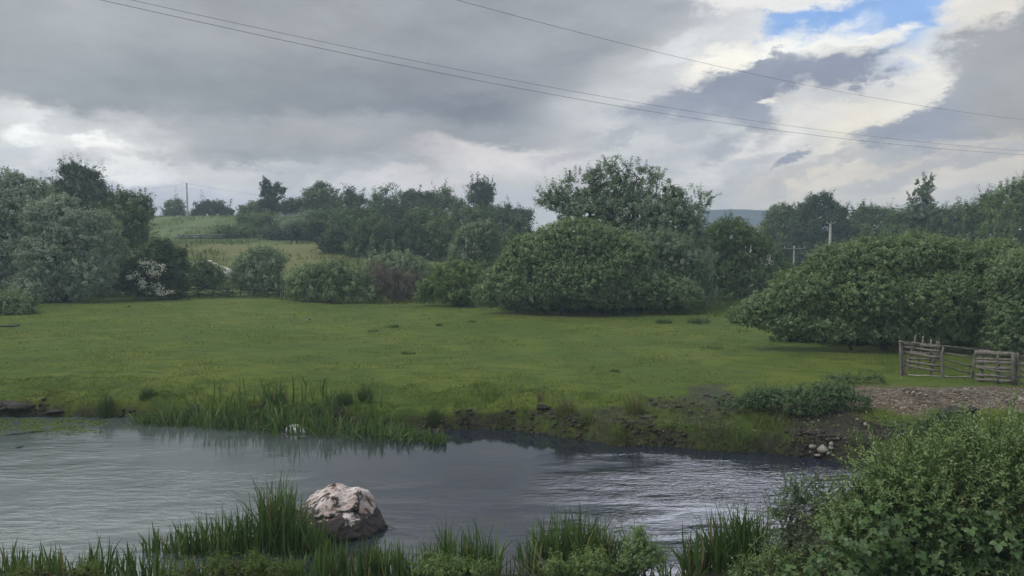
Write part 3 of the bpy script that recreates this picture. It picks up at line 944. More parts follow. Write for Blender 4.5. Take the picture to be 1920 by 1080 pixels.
T("dome_willow", "huge dome-shaped green willow in the middle of the meadow edge", 42,
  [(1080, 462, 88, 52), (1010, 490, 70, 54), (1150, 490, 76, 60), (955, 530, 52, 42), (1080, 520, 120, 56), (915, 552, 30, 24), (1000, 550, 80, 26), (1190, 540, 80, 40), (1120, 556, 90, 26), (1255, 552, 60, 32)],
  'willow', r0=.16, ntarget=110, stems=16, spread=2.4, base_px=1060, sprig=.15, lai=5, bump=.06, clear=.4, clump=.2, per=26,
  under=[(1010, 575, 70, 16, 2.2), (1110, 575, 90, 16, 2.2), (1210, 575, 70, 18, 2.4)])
T("grey_willow", "greyish willow leaning against the right side of the dome willow", 44, [(1245, 480, 52, 44), (1290, 510, 42, 44), (1220, 520, 50, 40), (1280, 550, 60, 30)], 'grey', r0=.14, ntarget=50, stems=5, spread=1.2, sprig=.35, clear=.3)

# right background
g4 = "trees behind the right hand willow"
for Y, lb, mt, lab, kw in [
    (95, [(1465, 408, 26, 24), (1450, 430, 24, 26), (1480, 440, 34, 34), (1465, 470, 40, 30)], 'mid', "round tree right of the far blue hill", {}),
    (92, [(1537, 384, 26, 20), (1515, 402, 26, 20), (1560, 404, 28, 22), (1537, 430, 56, 36), (1530, 470, 60, 40)], 'dark', "tall domed dark tree above the thicker concrete pole", dict(sprig=.35)),
    (96, [(1620, 402, 22, 16), (1650, 404, 28, 16), (1630, 425, 50, 28), (1640, 455, 60, 34)], 'mid', "double-headed tree right of the tall domed one", {}),
    (86, [(1700, 410, 34, 20), (1740, 412, 34, 18), (1710, 440, 60, 34)], 'mid', "low spreading tree at the foot of the spindly one", {}),
    (84, [(1790, 408, 34, 22), (1770, 425, 40, 26), (1815, 430, 36, 30), (1790, 460, 60, 30)], 'mid', "bushy tree between the spindly tree and the spiky poplars", {})]:
    T("background_tree", lab, Y, lb, mt, group=g4, ntarget=36, r0=.2, **kw)
T("spindly_tree", "spindly open tree sticking up above the right hand trees", 84, [(1728, 342, 14, 8, 0, .5), (1742, 338, 7, 8, 0, .5), (1728, 360, 15, 14, 0, .6), (1712, 372, 9, 10, 0, .5), (1738, 380, 12, 14, 0, .6), (1724, 394, 28, 14, 0, .8)],
  'grey', ntarget=60, r0=.14, base_px=1726, sprig=.6, clump=.35)
sp_ = [(1830, 388), (1852, 376), (1866, 366), (1882, 358), (1900, 352), (1914, 346), (1930, 352), (1816, 396), (1845, 370), (1893, 344)]
T("spiky_poplar", "spiky shooting poplar at the far right of the skyline", 72, [(x, y + 12, 9, 22, 0, .7) for x, y in sp_[3:7]] + [(1890, 400, 44, 32), (1930, 400, 40, 40), (1900, 440, 60, 40)], 'fresh', group=g4, sprig=.75, ntarget=60, up=.9, base_px=1900)
T("spiky_poplar", "lower spiky poplar left of the one at the far right", 76, [(x, y + 12, 9, 18, 0, .7) for x, y in sp_[:3] + sp_[7:9]] + [(1845, 408, 36, 22), (1850, 440, 44, 36)], 'mid', group=g4, sprig=.75, ntarget=50, up=.9)
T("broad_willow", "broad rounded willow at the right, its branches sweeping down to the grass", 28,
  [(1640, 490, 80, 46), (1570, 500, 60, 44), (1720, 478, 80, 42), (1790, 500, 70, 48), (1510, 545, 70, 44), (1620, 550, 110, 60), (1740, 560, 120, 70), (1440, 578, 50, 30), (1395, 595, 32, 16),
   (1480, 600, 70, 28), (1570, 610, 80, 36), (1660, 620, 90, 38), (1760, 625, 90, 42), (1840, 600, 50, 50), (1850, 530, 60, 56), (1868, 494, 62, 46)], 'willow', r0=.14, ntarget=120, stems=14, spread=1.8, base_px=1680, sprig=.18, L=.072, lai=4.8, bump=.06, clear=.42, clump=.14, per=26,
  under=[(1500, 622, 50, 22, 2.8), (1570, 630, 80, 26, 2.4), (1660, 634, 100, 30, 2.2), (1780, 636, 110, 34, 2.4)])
T("broad_willow", "second rounded willow cut off by the right edge of the photo", 26.5,
  [(1900, 522, 58, 48), (1950, 512, 60, 50), (1900, 580, 60, 50), (1890, 630, 50, 44), (1960, 620, 70, 60)], 'willow', r0=.12, ntarget=50, stems=8, spread=1.4, sprig=.2, L=.072, bump=.07, clump=.15, per=26, base_px=1935)

# ------------------------------------------------------------------ grass, reeds, weeds
def blades(base, h, w, lean, yaw, curve, K=5, flat=None, r=rng):
    """tapered bending blades; lean and curve are sideways offsets as a fraction of the height"""
    n = len(base)
    s = np.linspace(0, 1, K)[None, :, None]
    d = np.stack([np.cos(yaw), np.sin(yaw), np.zeros(n)], -1)[:, None]
    up = np.array([0, 0, 1.0])
    side = (lean[:, None, None] * s + curve[:, None, None] * s ** 2.6)
    ctr = base[:, None] + h[:, None, None] * (d * side + up * (s - 0.35 * np.abs(side) * s))
    fy = flat if flat is not None else r.random(n) * 2 * pi
    wd = np.stack([np.cos(fy), np.sin(fy), np.zeros(n)], -1)[:, None]
    prof = np.clip(1 - s ** 2.2, 0.04, 1) * (0.75 + 0.4 * s)
    half = wd * (w[:, None, None] / 2) * prof
    v = np.stack([ctr - half, ctr + half], 2).reshape(-1, 3)
    i = np.arange(n * K * 2).reshape(n, K, 2)
    f = np.stack([i[:, :-1, 0], i[:, :-1, 1], i[:, 1:, 1], i[:, 1:, 0]], -1).reshape(-1, 4)
    return v, f


def blade_obj(name, base, h, w, mat, lean=.2, curve=.25, K=5, label=None, cat=None, group=None, kind=None, parent=None, origin=(0, 0, 0), r=rng, tint=None, yaw=None):
    n = len(base)
    v, f = blades(base, h, w, np.abs(r.normal(size=n)) * lean, r.random(n) * 2 * pi if yaw is None else yaw, r.normal(size=n) * curve, K, None, r)
    tt = np.clip(r.normal(size=n) * .2 + .42, 0, .9) if tint is None else tint
    tt = np.where(r.random(n) < .06, 1.0, tt)
    return new_obj(name, mesh_of(name, v, f, mat, origin, attrs={'tint': ('FACE', 'FLOAT', np.repeat(tt, K - 1))}), parent, label, cat, group, kind)


# short turf over the near and middle meadow
r = np.random.default_rng(21)
n = 155000
yy = 17 + 30 * r.random(n) ** 1.9
xx = (r.random(n) * 2 - 1) * (yy * 0.70 + 1)
ok = (yy - shore_far(xx) > 0.25) & (yy < 48)
xx, yy = xx[ok], yy[ok]
keep = r.random(len(xx)) > np.clip(mask_mud_shade(xx, yy) * .85 + mask_gravel(xx, yy) * 0.985, 0, .99)
xx, yy = xx[keep], yy[keep]
pn = fbm(np.stack([xx, yy], -1) * .9, 3, 71)
h = (0.022 + 0.03 * r.random(len(xx))) * (1 + .8 * np.clip(pn, -0.8, 1)) * (yy / 22) ** .5
base = np.stack([xx, yy, terrain(xx, yy) - .005], -1)
blade_obj("turf_grass", base, h, h * .45 + .006, M_LEAF['turf'], .8, .3, 2, kind='stuff', label="short grazed turf covering the meadow", r=r, tint=np.clip(.45 + .40 * pn + .2 * r.normal(size=len(xx)), 0, .9))

# rougher grass on the far bank of the stream
n = 84000
xx = -20 + 36 * r.random(n)
df = .0 + 2.6 * r.random(n) ** 1.8
yy = shore_far(xx) + df
rough_px = pxx(xx, yy)
keep = (np.abs(rough_px - 960) < 1050) & (r.random(n) > mask_mud_shade(xx, yy) * (.25 + .5 * (df > .35))) & (r.random(n) > mask_gravel(xx, yy) * 0.98)
keep &= r.random(n) < .35 + .65 * smooth(fbm(np.stack([xx, yy], -1) * 1.5, 3, 73), -.25, .35)
xx, yy, df = xx[keep], yy[keep], df[keep]
pxp = pxx(xx, yy)
tall = 1 + 1.3 * np.exp(-((pxp - 1440) / 90) ** 2) * (df < 1.6)
keep = ~((pxp > 1508) & (pxp < 1600) & (df < 1.0))
xx, yy, df, pxp, tall = xx[keep], yy[keep], df[keep], pxp[keep], tall[keep]
h = (.05 + .08 * r.random(len(xx))) * tall * np.where(pxp < 850, .55, .9) * (1 + 1.1 * smooth(fbm(np.stack([xx, yy], -1) * 2.2, 2, 74), 0, .8))
blade_obj("bank_grass", np.stack([xx, yy, terrain(xx, yy) - .01], -1), h, .010 + .006 * r.random(len(xx)), M_LEAF['bank'], .5, .5, 3, kind='stuff', label="tussocky grass along the far bank of the stream", r=r)

# grass on the near bank, below the reeds
n = 15000
xx = -9 + 17 * r.random(n)
yy = 7.2 + 4.5 * r.random(n)
keep = (shore_near(xx) - yy > -0.05) & (shore_near(xx) - yy < 3)
xx, yy = xx[keep], yy[keep]
h = .05 + .14 * r.random(len(xx))
blade_obj("near_bank_grass", np.stack([xx, yy, terrain(xx, yy) - .01], -1), h, .005 + .006 * r.random(len(xx)), M_LEAF['bank'], .4, .5, 4, kind='stuff', label="mixed grass on the near bank at the bottom of the photo", r=r)


# rough grass fringe at the foot of the far shrubs and under the willows
n = 30000
yy = 40 + 14 * r.random(n)
xx = (r.random(n) * 2 - 1) * yy * .68
pp = pxx(xx, yy)
edge = np.interp(pp, [0, 100, 300, 500, 900, 1000, 1300, 1400, 1500, 1900], [41, 47, 49.5, 49, 47, 41, 41, 38, 36, 33])
keep = yy > edge
xx, yy = xx[keep], yy[keep]
h = .12 + .3 * r.random(len(xx))
blade_obj("fringe_grass", np.stack([xx, yy, terrain(xx, yy) - .01], -1), h, .03 + .03 * r.random(len(xx)), M_LEAF['bank'], .4, .4, 2, kind='stuff', label="uncut grass along the foot of the shrubs", r=r)


# uncut grass and weeds on the hillside
n = 26000
yy = 57 + 78 * r.random(n) ** 1.3
pp = 230 + 560 * r.random(n)
xx = (pp - 960) / FOC * yy
kp = fbm(np.stack([xx * .25, yy * .12], -1), 3, 81) > -.25
xx, yy = xx[kp], yy[kp]
h = (.15 + .35 * r.random(len(xx))) * (1 + smooth(fbm(np.stack([xx, yy], -1) * .3, 2, 82), .1, .8))
tg = np.clip(.35 + .3 * fbm(np.stack([xx, yy], -1) * .2, 2, 83) + .15 * r.normal(size=len(xx)), 0, .9)
blade_obj("hill_grass", np.stack([xx, yy, terrain(xx, yy) - .02], -1), h, .06 + .08 * r.random(len(xx)), M_LEAF['bank'], .4, .4, 2, kind='stuff', label="uncut grass and weeds over the hillside", r=r, tint=tg)


def tuft(px, py, hpx, wpx, label, name="rush_tuft", mat='rush', group="rush tufts on the meadow", n=260, wd=.008, lean=.28, cat="rush tuft", curve=.12):
    c = on_ground(px, py)
    k = c[1] / FOC
    R = wpx * k / 2 * .62
    a = r.random(n) * 2 * pi; q = R * np.sqrt(r.random(n))
    x = c[0] + q * np.cos(a); y = c[1] + q * np.sin(a) * .8
    b = np.stack([x, y, terrain(x, y) - .01], -1)
    h = hpx * k * (.5 + .55 * r.random(n)) * (1 - .35 * (q / R) ** 2)
    yaw = a + r.normal(size=n) * .6
    v, f = blades(b - c, h, np.full(n, max(wd, c[1] * .0006)), np.abs(r.normal(size=n)) * lean * (.4 + q / R), yaw, np.abs(r.normal(size=n)) * curve, 4, None, r)
    o = new_obj(name, mesh_of(name, v, f, M_LEAF[mat], attrs={'tint': ('FACE', 'FLOAT', np.repeat(np.clip(.4 + .25 * r.normal(size=n), 0, .9), 3))}), None, label, cat, group)
    o.location = c
    return o


tuft(200, 772, 42, 42, "dark rush tuft on the water's edge left of the reed bed")
tuft(276, 745, 24, 42, "low rush tuft behind the left end of the reed bed")
tuft(520, 752, 30, 60, "wide rush tuft rising behind the middle of the reed bed")
tuft(686, 754, 48, 36, "tall dark rush tuft behind the right half of the reed bed")
tuft(646, 758, 34, 44, "lower rush tuft left of the tall dark one")
tuft(812, 794, 40, 26, "narrow rush tuft at the right end of the reed bed")
tuft(737, 614, 10, 34, "small dark rush tuft far out on the middle of the meadow", n=110, lean=.6)
tuft(824, 611, 7, 18, "tiny rush tuft right of the small one far out on the meadow", n=110, lean=.6)
tuft(700, 622, 6, 34, "flat rush tuft in front of the small far one", n=110, lean=.6)
tuft(766, 664, 9, 44, "flat dark rush tuft in the centre of the meadow", n=110, lean=.6)
tuft(1153, 697, 9, 32, "small rush tuft on the meadow right of centre", n=110, lean=.6)
tuft(1335, 654, 10, 70, "wide flat rush patch near the tip of the broad willow", n=110, lean=.6)
tuft(1245, 606, 12, 50, "grassy tuft in the shade under the grey willow")
tuft(1310, 606, 16, 70, "broad pale grass tuft between the two big willows")
tuft(885, 604, 5, 30, "thin low tuft left of the dome willow's shade", n=110, lean=.6)
gw = "dry weed stems on the far bank"
tuft(1014, 752, 36, 26, "thin dry weed stems above the dark clod", "dry_weed", 'dry', gw, 40, .006, .22, "weeds")
tuft(1062, 772, 46, 60, "bushy pale dry weeds right of the dark clod", "dry_weed", 'dry', gw, 90, .006, .3, "weeds")
tuft(1190, 774, 52, 46, "tall dry weeds at the edge of the poached mud", "dry_weed", 'dry', gw, 90, .006, .25, "weeds")
tuft(1190, 776, 36, 60, "green growth around the tall dry weeds", "weed_clump", 'bank', gw, 130, .008, .35, "weeds")
tuft(1062, 774, 32, 66, "green growth around the bushy pale weeds", "weed_clump", 'bank', gw, 130, .008, .35, "weeds")
tuft(978, 738, 22, 12, "single thin weed left of the dark clod", "dry_weed", 'dry', gw, 12, .006, .15, "weeds")
tuft(1100, 792, 24, 40, "short green weeds near the water below the pale weeds", "weed_clump", 'bank', gw, 120, .008, .35, "weeds")

# reed bed on the far bank
n = 1700
px = 250 + 585 * r.random(n) ** .95
t_ = r.random(n)
shore = np.interp(px, [250, 430, 560, 700, 830], [786, 800, 812, 820, 826])
back = np.interp(px, [250, 430, 560, 700, 830], [784, 776, 778, 788, 815])
py = back + (shore - back) * t_ + 3 * r.normal(size=n)
b = np.array([G(a_, b_, -.5) for a_, b_ in zip(px, py)])
b[:, 2] = np.maximum(terrain(b[:, 0], b[:, 1]), -.72)
hh = np.interp(px, [250, 330, 480, 620, 740, 830], [.58, .82, .82, .74, .58, .42]) * (.55 + .5 * r.random(n)) * (.8 + .25 * vnoise(np.stack([px / 28, px * 0], -1), 9))
blade_obj("reed_bed", b, hh + .1, .026 + .024 * r.random(n), M_LEAF['reed'], .30, .42, 5, kind='stuff', label="long bed of green reeds standing in the water along the far bank", r=r)


def reed_clump(label, pts, n, hmul=.9, name="reed_clump", nbig=40, lean=.22, curve=.20, wd=(.020, .020), mat='reed', z0=-.5, group="reed clumps along the near bank", cat="reeds"):
    """pts: (px, base py, half width px, height m) patches"""
    B, H = [], []
    for (px, py, hw, hm) in pts:
        m = int(.5 * n * hw * hm / sum(p[2] * p[3] for p in pts))
        q = r.normal(size=m) * .5
        xs = px + hw * np.clip(q, -1.1, 1.1)
        yy_ = py + 9 * r.normal(size=m)
        bb = np.array([G(a_, b_, z0) for a_, b_ in zip(xs, yy_)])
        bb[:, 2] = np.maximum(terrain(bb[:, 0], bb[:, 1]) - .02, WATER - .12)
        B.append(bb)
        H.append(hm * hmul * (.45 + .6 * r.random(m) ** .8) * (1 - .25 * np.clip(q, -1, 1) ** 2) + .08)
    B = np.concatenate(B); H = np.concatenate(H)
    n = len(B)
    o0 = np.array([B[:, 0].mean(), B[:, 1].mean(), B[:, 2].min()])
    root = thing(name, o0, label, cat, group)
    W_ = wd[0] + wd[1] * r.random(n)
    K = 6
    yaw = r.random(n) * 2 * pi
    v, f = blades(B, H, W_, np.abs(r.normal(size=n)) * lean, yaw, r.normal(size=n) * curve, K, None, r)
    tint = np.where(r.random(n) < .09, 1.0, np.clip(.42 + .22 * r.normal(size=n), 0, .9))
    order = np.argsort(-H)
    nbig = min(nbig, max(1, n * 2 // 3))
    vv = v.reshape(n, K * 2, 3); ff = f[:K - 1]
    for i in order[:nbig]:
        new_obj("blade", mesh_of("blade", vv[i], ff, M_LEAF[mat], o0, attrs={'tint': ('FACE', 'FLOAT', np.full(K - 1, tint[i]))}), root)
    nbig = min(nbig, max(1, n * 2 // 3)); big = set(order[:nbig].tolist())
    rest = np.array([i for i in range(n) if i not in big], dtype=int)
    v2 = vv[rest].reshape(-1, 3)
    f2 = (ff[None] + (np.arange(len(rest)) * K * 2)[:, None, None]).reshape(-1, 4)
    new_obj("blades", mesh_of("blades", v2, f2, M_LEAF[mat], o0, attrs={'tint': ('FACE', 'FLOAT', np.repeat(tint[rest], K - 1))}), root, kind='stuff')
    return root


reed_clump("reed clump beside the rock, highest where it meets the stone",
           [(290, 1020, 30, .44), (345, 1022, 40, .62), (400, 1022, 45, .74), (455, 1020, 42, .84), (515, 1016, 34, 1.42), (545, 1016, 30, 1.15), (590, 1022, 30, .80), (612, 1030, 20, .50)], 1800, nbig=50)
reed_clump("reed clump in the bottom left corner", [(30, 1098, 40, .46), (110, 1096, 50, .52), (185, 1098, 36, .62), (240, 1105, 30, .46)], 620)
reed_clump("grassy reeds in front of the rock", [(560, 1105, 40, .40), (630, 1105, 50, .56), (700, 1105, 50, .58), (755, 1105, 30, .52)], 800)
reed_clump("reed clump right of the rock, left of the widest one", [(800, 1095, 26, .76), (840, 1092, 30, .98), (890, 1092, 34, .90), (925, 1095, 20, .70)], 760)
reed_clump("low mixed reeds along the very bottom edge left of the rock", [(300, 1105, 50, .34), (390, 1105, 50, .40), (480, 1105, 50, .42)], 520)
reed_clump("few thin dark reed blades standing in the gap between two clumps", [(950, 1085, 26, .5)], 34, nbig=20)
reed_clump("widest reed clump at the bottom centre", [(1000, 1092, 24, .84), (1045, 1092, 34, 1.06), (1085, 1090, 34, 1.14), (1125, 1092, 34, 1.0), (1170, 1094, 40, .86)], 1300, nbig=50)
reed_clump("thin leaning reed blades left of the right hand clump", [(1240, 1088, 28, .62)], 40, nbig=24, lean=.3)
reed_clump("reed clump against the left side of the foreground bush", [(1300, 1092, 26, .78), (1345, 1090, 34, .96), (1390, 1090, 30, .96), (1420, 1090, 20, .85)], 900)

# leafy herbs and dead stalks among the near reeds
gh = "leafy weeds among the near reeds"


def herb(label, lobes, Y, mat='shoot', L=.05, lai=3.2, name="leafy_weed", **kw):
    T(name, label, Y, lobes, mat, 'weeds', part='foliage', stem_name='stems', stems=7, spread=.25, r0=.008, ntarget=60, group=gh, L=L, clump=.07, per=16, sprig=.6, aspect=.36, lai=lai, bark=M_LEAF['dry'], **kw)


herb("tall pale leafy weed at the right of the widest reed clump", [(1195, 1035, 24, 34), (1222, 1055, 26, 34), (1200, 1000, 10, 16), (1180, 1066, 26, 24)], 9.5, 'shoot', .030)
herb("low bright leafy weed right of the rock at the bottom edge", [(830, 1072, 44, 22), (890, 1078, 44, 20), (790, 1080, 24, 18)], 9.3, 'fresh', .034)
herb("low olive weeds at the bottom edge left of the rock", [(340, 1078, 30, 12), (420, 1070, 26, 22), (480, 1066, 22, 28), (530, 1076, 26, 18)], 9.3, 'bank', .03)
herb("low weeds among the bottom left reeds", [(50, 1080, 34, 18), (165, 1078, 30, 20)], 9.0, 'bank', .032)
herb("leafy weed at the foot of the widest reed clump", [(1110, 1066, 40, 30), (1050, 1072, 30, 22)], 9.1, 'fresh', .036)
tv, tf = [], []
segs = []
for i in range(26):
    a = P(1000 + 60 * r.random(), 1086 + 20 * r.random(), 9.4)
    b2 = a + np.array([-.25 - .3 * r.random(), .1 * r.normal(), .12 + .28 * r.random()]) * (1 if i % 3 else -.4) + np.array([0, 0, .1])
    m_ = (a + b2) / 2 + r.normal(size=3) * .02
    segs.append(([a, m_, b2], [.003, .0025, .0012]))
tv, tf = tube_mesh(segs, 4)
o = new_obj("dead_stalks", mesh_of("dead_stalks", tv, tf, simple_material("bleached_stalk", (.2, .18, .15), (.36, .33, .28), 20)), None, "tangle of bleached dead stalks at the left foot of the widest reed clump", "dead stalks")

# weeds on the far bank
gn = "weed patches on the far bank"
T("nettle_patch", "dark green nettle patch spreading below the gravel heap", on_ground(1470, 772)[1], [(1470, 752, 66, 24), (1530, 748, 64, 24), (1430, 745, 44, 18), (1590, 754, 44, 15), (1500, 768, 76, 16), (1400, 760, 30, 10), (1560, 732, 40, 14)], 'nettle', 'weeds', part='foliage', stem_name='stems',
  stems=10, spread=.8, r0=.006, ntarget=50, group=gn, L=.055, clump=.09, per=16, sprig=.6, aspect=.4, lai=3.4)
T("nettle_patch", "ragged weed fringe on top of the gravel heap's left end", on_ground(1560, 718)[1], [(1560, 712, 22, 6), (1600, 710, 26, 6), (1640, 711, 20, 5)], 'nettle', 'weeds', part='foliage', stem_name='stems',
  stems=8, spread=.5, r0=.006, ntarget=30, group=gn, L=.055, clump=.08, per=14, sprig=.6, aspect=.4, lai=3)
T("nettle_patch", "thin weed patch at the edge of the mud, left of the nettles", on_ground(1370, 761)[1], [(1370, 752, 34, 9), (1340, 770, 22, 10)], 'nettle', 'weeds', part='foliage', stem_name='stems',
  stems=8, spread=.4, r0=.006, ntarget=30, group=gn, L=.05, clump=.08, per=14, sprig=.6, aspect=.4, lai=2.2)
T("nettle_patch", "low dark weeds on the bank above the white stones", on_ground(1700, 810)[1], [(1700, 800, 40, 10), (1780, 790, 50, 14), (1640, 812, 30, 8)], 'nettle', 'weeds', part='foliage', stem_name='stems',
  stems=8, spread=.6, r0=.006, ntarget=30, group=gn, L=.05, clump=.08, per=14, sprig=.6, aspect=.4, lai=2.6)

# ------------------------------------------------------------------ rocks and stones
def ico(sub):
    import bmesh
    bm = bmesh.new()
    bmesh.ops.create_icosphere(bm, subdivisions=sub, radius=1)
    v = np.array([x.co[:] for x in bm.verts]); f = np.array([[y.index for y in x.verts] for x in bm.faces])
    bm.free()
    return v, f


ICO2, ICO3, ICO6 = ico(2), ico(3), ico(6)


def stone_verts(vf, seed, planes=10, rough=.08, cut=(.55, .95)):
    v, f = vf
    rr = np.random.default_rng(seed)
    v = unit(v)
    rad = np.full(len(v), 1.1)
    for _ in range(planes):
        nrm = unit(rr.normal(size=3)); dd = cut[0] + (cut[1] - cut[0]) * rr.random()
        c = v @ nrm
        lim = np.where(c > 1e-3, dd / np.maximum(c, 1e-3), 9)
        rad = np.minimum(rad, lim)
    rad = rad * (1 + rough * fbm(v * 2.5 + seed, 3, seed))
    return v * rad[:, None], f


M_STONE = simple_material("pale_stone", (.15, .14, .125), (.32, .30, .27), 7, .85, .2, .01)
M_PEB = simple_material("pebbles", (.09, .078, .065), (.26, .24, .21), 3, .9, .15, .004)
_smesh = [mesh_of("stone", *stone_verts(ICO2, 300 + k, 16, .10, (.42, .72)), M_STONE, smooth=False) for k in range(6)]


def stone(px, py, w, h, label, group=None, z0=0.0, k=None, name="stone", parent=None, Y=None):
    if Y is None:
        c = on_ground(px, py, z0)
    else:
        c = P(px, py, Y)
    s = c[1] / FOC
    o = new_obj(name, _smesh[k if k is not None else int(r.integers(0, 6))], parent, label, "stone" if label else None, group)
    c = c + np.array([0, 0, h * s * .32])
    if parent is not None:
        c = c - np.array(parent.location)
    o.location = c
    o.scale = (w * s * .60, w * s * .5, h * s * .62)
    o.rotation_euler = (r.normal() * .15, r.normal() * .15, r.random() * 6)
    return o


gs = "white stones at the water's edge"
stone(1525, 845, 20, 13, "grey flat-topped stone at the left of the pile by the water", gs, -.5, 0)
stone(1543, 849, 32, 18, "largest pale stone in the middle of the pile by the water", gs, -.5, 1)
stone(1559, 838, 14, 14, "squarish whitest stone at the top of the pile by the water", gs, -.45, 2)
stone(1558, 846, 12, 9, "small grey stone under the whitest one", gs, -.5, 3)
stone(1552, 855, 16, 8, "flat pale stone at the wet foot of the pile", gs, -.55, 4)
stone(1532, 857, 22, 8, "dark wet stone half in the water at the pile's left foot", gs, -.56, 5)
stone(1519, 852, 8, 6, "smallest stone at the left tip of the pile by the water", gs, -.55, 1)
gs = "pale stones lying on the gravel heap"
for x, y, w, h, lab in [
    (1712, 740, 12, 9, "white stone in the middle of the gravel heap, left of a pair"), (1724, 741, 9, 6, "smaller white stone touching the right of the middle one"),
    (1736, 743, 10, 6, "low pale stone just right of the pair on the gravel"), (1600, 746, 8, 5, "small pale stone at the left end of the gravel above the nettles"),
    (1588, 727, 9, 5, "flat pale stone at the top left edge of the gravel"), (1690, 710, 6, 4, "small pale stone on the grass edge under the rail fence"),
    (1915, 752, 20, 10, "long white stone at the right edge of the photo"), (1648, 731, 8, 4, "thin pale stone above the middle of the gravel"),
    (1810, 731, 12, 5, "flat pale stone below the left end of the pallet gate"), (1622, 798, 12, 7, "pale angular stone low on the bank by the bush"),
    (1607, 788, 8, 6, "small stone on the bank just above the angular one"), (1900, 730, 6, 4, "tiny stone at the foot of the pallet gate"),
    (1802, 770, 12, 8, "white fragment on the dark hollow behind the bush"), (1560, 744, 6, 4, "tiny white stone among the nettles")]:
    stone(x, y, w, h, lab, gs, 0)

# pebbles scattered over heap and bank
pv0, pf0 = stone_verts(ico(1), 77, 6, .1)
n = 5200
c0 = MOUND
xx = c0[0] + .9 + 2.4 * r.normal(size=n); yy = c0[1] + .75 * r.normal(size=n)
x2 = 3 + 8 * r.random(1100); y2 = shore_far(x2) + .2 + 2.2 * r.random(1100)
xx = np.concatenate([xx, x2]); yy = np.concatenate([yy, y2])
mg = np.maximum(mask_gravel(xx, yy), .5 * mask_mud_shade(xx, yy) * (xx > 3))
kp = (r.random(len(xx)) < mg) & (yy > shore_far(xx) + .1)
xx, yy = xx[kp], yy[kp]
n = len(xx)
sc = .009 + .032 * r.random(n) ** 3.2
rotz = r.random(n) * 6.28
ca, sa = np.cos(rotz), np.sin(rotz)
V = pv0[None] * (sc[:, None, None] * np.stack([1 + .5 * r.random(n), 1 + .2 * r.random(n), .6 + .2 * r.random(n)], -1)[:, None])
V = np.stack([V[..., 0] * ca[:, None] - V[..., 1] * sa[:, None], V[..., 0] * sa[:, None] + V[..., 1] * ca[:, None], V[..., 2]], -1)
V += np.stack([xx, yy, terrain(xx, yy) + sc * .2], -1)[:, None]
Fp = (pf0[None] + (np.arange(n) * len(pv0))[:, None, None]).reshape(-1, 3)
new_obj("gravel", mesh_of("gravel", V.reshape(-1, 3), Fp, M_PEB), kind='stuff', label="loose pebbles over the spoil heap and bank")

# crumbled mud along the far bank
n = 9000
xx = -13 + 25 * r.random(n); yy = shore_far(xx) + .03 + 3.2 * r.random(n) ** 1.6
kp = r.random(n) < mask_mud_shade(xx, yy) * smooth(vnoise(np.stack([xx, yy], -1) * 2.5, 93), -.4, .4)
xx, yy = xx[kp][:2600], yy[kp][:2600]; n = len(xx)
sc = .018 + .05 * r.random(n) ** 2.5
V = pv0[None] * (sc[:, None, None] * np.stack([1 + .8 * r.random(n), 1 + .3 * r.random(n), .55 + .3 * r.random(n)], -1)[:, None])
V += np.stack([xx, yy, terrain(xx, yy) + sc * .15], -1)[:, None]
Fp = (pf0[None] + (np.arange(n) * len(pv0))[:, None, None]).reshape(-1, 3)
new_obj("mud_crumbs", mesh_of("mud_crumbs", V.reshape(-1, 3), Fp, simple_material("crumbled_mud", (.016, .014, .012), (.07, .06, .046), 3, .85, .25, .01)), kind='stuff', label="crumbled wet mud along the far bank")

# dark clods of earth
M_CLOD = simple_material("wet_earth", (.014, .013, .011), (.05, .046, .036), 9, .8, .3, .03)


def clod(px, py, w, h, label, seed, z0=-.1):
    c = on_ground(px, py, z0); s = c[1] / FOC
    v, f = stone_verts(ICO3, seed, 10, .30, (.55, .9))
    v = v * (1 + .22 * fbm(unit(v) * 5 + seed, 3, seed + 3))[:, None]
    v = v * np.array([w * s / 2, w * s / 2 * .6, h * s / 2])
    o = new_obj("earth_clod", mesh_of("earth_clod", v, f, M_CLOD), None, label, "clod", "dark clods of earth on the banks")
    o.location = c + np.array([0, 0, h * s * .2])


clod(1018, 768, 30, 16, "dark upturned clod of earth near the middle of the far bank", 501)
clod(25, 767, 70, 20, "dark earthy bank slump at the left edge by the water", 502, -.3)
clod(-20, 764, 70, 20, "dark earthy slump running out of the left edge", 503, -.3)
clod(105, 775, 34, 12, "low dark clod between the slump and the first rush tuft", 504, -.4)
clod(1790, 775, 70, 20, "dark hollow clod of earth behind the foreground bush", 505, -.1)
clod(20, 612, 40, 5, "flat dark patch of bare earth far out at the left edge", 506, 0)

# the big rock in the stream
v, f = ICO6
v = unit(v)
rc = G(623, 1008, WATER); rc[1] += .36
rc[2] = WATER
H_ = .86
planes = [  # normal, distance (metres, rock space)
    ((-.62, -.25, .74), .455), ((-.50, -.70, .50), .50), ((-.1, -.80, .60), .50), ((.10, -.55, .83), .555), ((.45, -.80, .30), .50), ((.86, -.32, .38), .47),
    ((.92, .2, .34), .50), ((-.85, .1, .50), .53), ((-.15, .6, .78), .60), ((.35, .3, .88), .63), ((.2, .95, .2), .48), ((-.7, .7, .1), .52), ((0, -1, .05), .52), ((-.95, -.3, .05), .68), ((0.1, 0, 1), .64)]
rad = np.full(len(v), .95)
for nrm, dd in planes:
    nrm = unit(np.array(nrm, float)); c = v @ nrm
    rad = np.minimum(rad, np.where(c > 1e-3, dd * 1.12 / np.maximum(c, 1e-3), 9))
pv = v * rad[:, None]
